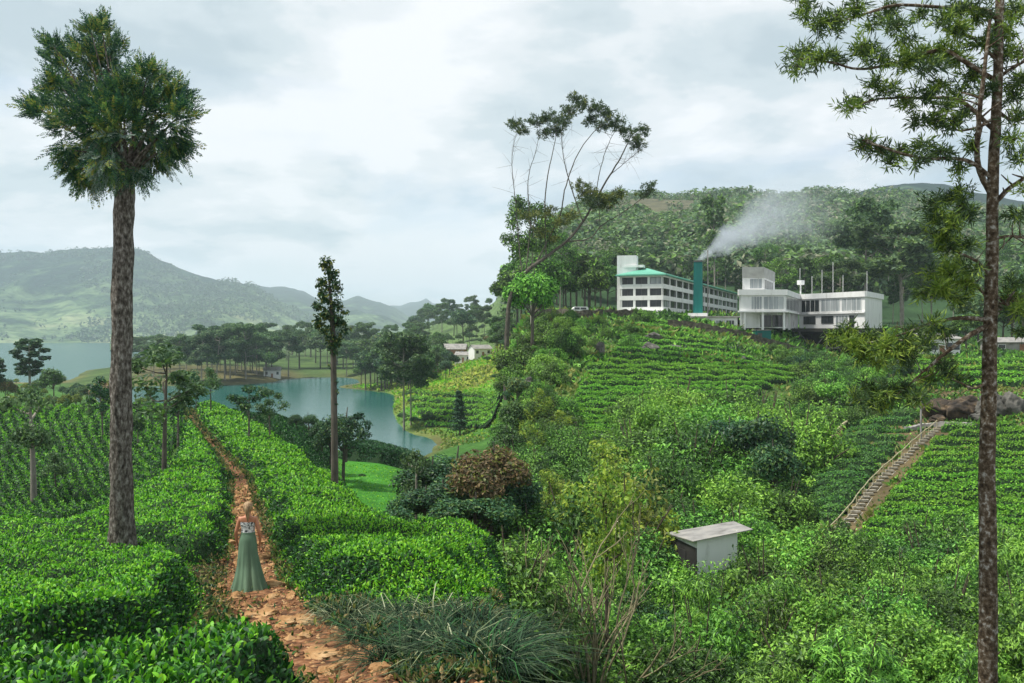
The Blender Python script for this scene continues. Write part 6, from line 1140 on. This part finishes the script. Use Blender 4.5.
for i, (px, Y, s, pr, lab) in enumerate([(345, 12.6, .8, GP[0], "pale-tipped grass clump at the near corner of the tea hedge"), (400, 12.2, .9, GP[1], "pale grass clump in the middle of the bank below the tea hedge"), (372, 11.2, .8, GR[0], "dark grass clump arching toward the stones of the path"), (430, 10.8, 1.0, GR[1], "dark arching grass clump low on the bank"), (470, 11.6, 1.0, GR[2], "dark grass clump under the dark face of the tea hedge"), (500, 10.6, 1.1, GR[0], "dark grass clump at the outer end of the bank"), (455, 9.8, 1.0, GP[0], "pale-streaked grass clump near the lower edge of the bank"), (400, 9.9, .9, GR[1], "dark grass clump near the last stone of the path"), (490, 9.3, 1.0, GR[2], "lowest dark grass clump on the bank"), (425, 12.9, .8, GR[0], "small grass clump tucked against the tea hedge face"), (505, 12.6, 1.0, GR[1], "grass clump where the tea hedge ends"), (368, 13.2, .7, GR[2], "small dark tuft under the corner of the tea hedge"), (446, 12.2, .95, GP[1], "pale grass clump between two dark ones under the hedge")]):
    tag(link("grass_clump", pr, loc=at(px, Y, -.03), rz=i * 1.3, sc=s), lab, "grass clump", "grass clumps below the tea hedge")
def ground_weeds():
    g = np.random.default_rng(90); Pp, Nn = [], []
    n = 80000; Y = np.exp(g.uniform(math.log(8.2), math.log(132), n)); c = path_x(Y); hw = np.interp(Y, [5, 9, 11, 13, 17, 30, 60], [.5, .55, .8, .85, .70, .60, .50]); side = g.choice([-1, 1], n); off = hw * np.where(g.random(n) < .08, g.uniform(0, 1, n), .74 + np.abs(g.normal(size=n)) * .34 + (side < 0) * (Y < 24) * np.abs(g.normal(size=n)) * .5); x = c + side * off
    near = g.random(n) < .7; Yn = g.uniform(8.2, 15.5, n); xn = g.uniform(-3.2, .35, n); ok = near & (xn > path_x(Yn) + .5); x = np.where(ok, xn, x); Y = np.where(ok, Yn, Y); keep = (fbm(x, Y, .7, 2) > .42) & ((~near) | ok); x, Y = x[keep], Y[keep]; n = len(x)
    P = np.stack([x, Y, ground(x, Y) + g.uniform(.0, .16, n) * fbm(x, Y, .6, 2) * 1.6], 1); D = unit(rvec(n, g) + [0, 0, .55]); L_ = g.uniform(.05, .12, n) * np.maximum(1, Y / 22); m = g.random(n) + .5 * (fbm(x, Y, 1.6, 2) - .5); parts = []
    for i, (a, b_) in enumerate(((-9, .42), (.42, .72), (.72, 9))):
        s = (m >= a) & (m < b_); parts.append((*quads(P[s], D[s], rvec(int(s.sum()), g), L_[s], L_[s] * .4), i))
    tag(link("weeds", mesh("weeds", parts, [MT['tea_old'], MT['weed'], MT['brown']])), "low weeds and dry leaves along the path edges", "weeds", None, 'stuff')
ground_weeds()
def pebbles():
    g = np.random.default_rng(97); n = 3200; Y = np.exp(g.uniform(math.log(8), math.log(45), n)); x = path_x(Y) + g.normal(size=n) * .5; x = np.where((Y < 14.5) & (g.random(n) < .4), x + g.uniform(.3, 1.6, n), x); z = ground(x, Y) + .03; r = g.uniform(.012, .045, n) * np.maximum(1, Y / 16) * (1 + (g.random(n) < .07) * 1.3)
    o8 = np.array([[1, 0, 0], [0, 1, 0], [-1, 0, 0], [0, -1, 0], [0, 0, .7], [0, 0, -.7]]); V = (np.stack([x, Y, z], 1)[:, None] + o8[None] * r[:, None, None] * g.uniform(.6, 1.3, (n, 6, 1))).reshape(-1, 3); f = np.array([[0, 1, 4], [1, 2, 4], [2, 3, 4], [3, 0, 4], [1, 0, 5], [2, 1, 5], [3, 2, 5], [0, 3, 5]]); Fa = (np.arange(n)[:, None, None] * 6 + f).reshape(-1, 3); c = np.repeat(g.random(n), 8) < .5
    tag(link("gravel", mesh("gravel", [(V, Fa[c], 0), (V.copy(), Fa[~c], 1)], [MT['slabstone'], MT['path']])), "loose pebbles and clods scattered on the red path", "gravel", None, 'stuff')
pebbles()

# ------------------------------------------------------------------ woman walking up the path
def plain(name, col, rough=.6, spec=.3, var=None):
    return noisemat(name, var or [(.3, tuple(c * .85 for c in col)), (.7, col)], 14, rough, .1, 4, spec=spec, dist=.004)
def woman():
    Yp = 17.3; b = np.array([wx(248, Yp), Yp, float(ground(wx(248, Yp), Yp)) + .03])
    e = link("person", None, loc=b, rz=.06); tag(e, "woman in long green skirt and patterned white top walking away up the path", "person")
    sk = plain("skin", (.52, .22, .12), .5, .35); J, E, Rd = [], [], []
    def add(p, r, par=None):
        J.append(p); Rd.append(r)
        if par is not None: E.append((par, len(J) - 1))
        return len(J) - 1
    pel = add((0, 0, .95), (.145, .11)); bel = add((0, .005, 1.06), (.118, .088), pel); wst = add((0, .01, 1.15), (.108, .08), bel); rib = add((0, .005, 1.25), (.128, .09), wst); ch = add((0, -.005, 1.34), (.142, .085), rib); sh_ = add((0, -.01, 1.405), (.085, .06), ch); nk = add((0, .005, 1.465), (.046, .046), sh_); hd = add((0, .015, 1.53), (.07, .082), nk); hd2 = add((0, .02, 1.59), (.076, .092), hd); hd3 = add((0, .015, 1.645), (.055, .065), hd2)
    nose = add((0, .112, 1.555), (.012, .014), hd)
    for s in (-1, 1):
        a = add((s * .15, -.01, 1.375), (.052, .05), ch); el = add((s * .215, -.035, 1.13), (.036, .036), a); fo = add((s * .228, .02, .98), (.03, .03), el); wr = add((s * .215, .05, .90), (.023, .02), fo); pm = add((s * .212, .062, .85), (.030, .016), wr)
        for q, (dx, ln) in enumerate(((-.026, .055), (-.009, .066), (.009, .062), (.026, .048))):
            k0 = add((s * .212, .062 + dx, .818), (.009, .009), pm); k1 = add((s * .207, .064 + dx, .818 - ln * .55), (.008, .008), k0); add((s * .198, .066 + dx, .818 - ln), (.007, .007), k1)
        t0 = add((s * .205, .092, .862), (.010, .010), pm); add((s * .197, .112, .832), (.008, .008), t0)
        hp = add((s * .085, 0, .88), (.092, .09), pel); kn = add((s * .085, .03 + .03 * s, .49), (.055, .056), hp); an = add((s * .08, -.02 + .10 * s, .085), (.034, .038), kn); add((s * .085, .10 + .10 * s, .035), (.036, .028), an)
    me = bpy.data.meshes.new("body"); me.from_pydata(J, E, []); o = link("body", me, e); sm_ = o.modifiers.new("skin", 'SKIN')
    for v, r in zip(me.skin_vertices[0].data, Rd): v.radius = r; v.use_root = False
    me.skin_vertices[0].data[0].use_root = True; sm_.use_smooth_shade = True; ss = o.modifiers.new("sub", 'SUBSURF'); ss.levels = 2; ss.render_levels = 2; me.materials.append(sk)
    def loft(zs, rx, ry, cx=None, cy=None, seg=64, wave=None):
        a = np.linspace(0, 2 * np.pi, seg, endpoint=False); V = []
        for i, z in enumerate(zs):
            w = 1 + (wave(a, z) if wave else 0); V.append(np.stack([np.cos(a) * rx[i] * w + (cx[i] if cx is not None else 0), np.sin(a) * ry[i] * w + (cy[i] if cy is not None else 0), np.full(seg, z)], 1))
        k = np.arange(len(zs) * seg).reshape(-1, seg); return np.concatenate(V), np.stack([k[:-1], np.roll(k[:-1], -1, 1), np.roll(k[1:], -1, 1), k[1:]], -1).reshape(-1, 4)
    zs = np.linspace(1.10, .025, 30); rx = np.interp(zs, [.02, .2, .45, .7, .88, .98, 1.10], [.315, .265, .215, .180, .168, .158, .126]); ry = np.interp(zs, [.02, .2, .45, .7, .88, .98, 1.10], [.31, .27, .21, .17, .15, .14, .102])
    wv = lambda a, z: (.10 * np.sin(a * 7 + 1.6 * z) + .07 * np.sin(a * 13 + 1.3 - z) + .05 * np.sin(a * 4 + 2.2) + .03 * np.sin(a * 23)) * np.clip((1.02 - z) * 1.05, 0, 1) ** 1.1
    cxq = np.interp(zs, [.02, .3, .7, 1.1], [.03, .015, -.005, 0]); cyq = np.interp(zs, [.02, .5, 1.1], [-.05, 0, .005])
    skm = noisemat("sage_skirt_cloth", [(.3, (.075, .135, .085)), (.55, (.135, .22, .14)), (.75, (.21, .31, .20))], 2.0, .75, .15, 5, (1, 1, .3), .25, dist=.01)
    s_ = link("skirt", mesh("skirt", [(*loft(zs, rx, ry, cxq, cyq, 96, wv), 0, True)], [skm]), e)
    link("waistband", mesh("waistband", [(*loft([1.075, 1.12], [.136, .132], [.11, .106], None, [.005, .008]), 0, True)], [skm]), s_)
    tz = np.array([1.12, 1.16, 1.21, 1.26, 1.305, 1.32]); tpm = noisemat("patterned_top_cloth", [(.42, (.04, .05, .055)), (.48, (.60, .62, .60)), (.60, (.78, .78, .75))], 26, .8, .1, 3, dist=.003)
    link("top", mesh("top", [(*loft(tz, np.array([.13, .124, .132, .145, .152, .151]), np.array([.104, .10, .106, .112, .112, .110]), None, [.008, .01, .008, .004, .0, 0]), 0, True)], [tpm]), e)
    hm = noisemat("blond_hair", [(.3, (.14, .08, .04)), (.55, (.36, .24, .13)), (.75, (.55, .42, .26))], 30, .6, .5, 5, (1, 1, .15), dist=.004)
    def ball(c, r, n=18, m_=12, cut=None):
        u, v = np.meshgrid(np.linspace(0, 2 * np.pi, n, endpoint=False), np.linspace(0, np.pi, m_)); V = np.stack([np.sin(v) * np.cos(u) * r[0] + c[0], np.sin(v) * np.sin(u) * r[1] + c[1], np.cos(v) * r[2] + c[2]], -1)
        if cut: V = cut(V)
        k = np.arange(n * m_).reshape(m_, n); return V.reshape(-1, 3), np.stack([k[1:], np.roll(k[1:], -1, 1), np.roll(k[:-1], -1, 1), k[:-1]], -1).reshape(-1, 4)
    cut = lambda V: np.where((V[..., 1:2] > .055) & (V[..., 2:3] < 1.66), np.array([1, .62, 1]) * V, V)
    link("hair", mesh("hair", [(*ball((0, -.012, 1.60), (.093, .108, .105), cut=cut), 0, True), (*tube(smooth_path([(0, -.10, 1.63), (.005, -.135, 1.60), (.012, -.13, 1.52), (.02, -.115, 1.42), (.022, -.11, 1.33)], 12), [.02, .034, .04, .042, .042, .04, .038, .035, .03, .024, .016, .006], 10), 0, True)], [hm]), e)
    wh = plain("eye_white", (.7, .7, .68), .3)
    for s in (-1, 1): link("eye", mesh("eye", [(*ball((s * .032, .098, 1.585), (.013, .008, .008), 10, 8), 0, True)], [wh]), e); link("ear", mesh("ear", [(*ball((s * .083, .01, 1.57), (.010, .018, .03), 10, 8), 0, True)], [sk]), e)
    link("mouth", mesh("mouth", [(*ball((0, .098, 1.512), (.022, .008, .006), 10, 8), 0, True)], [plain("lips", (.42, .13, .11), .5)]), e)
woman()
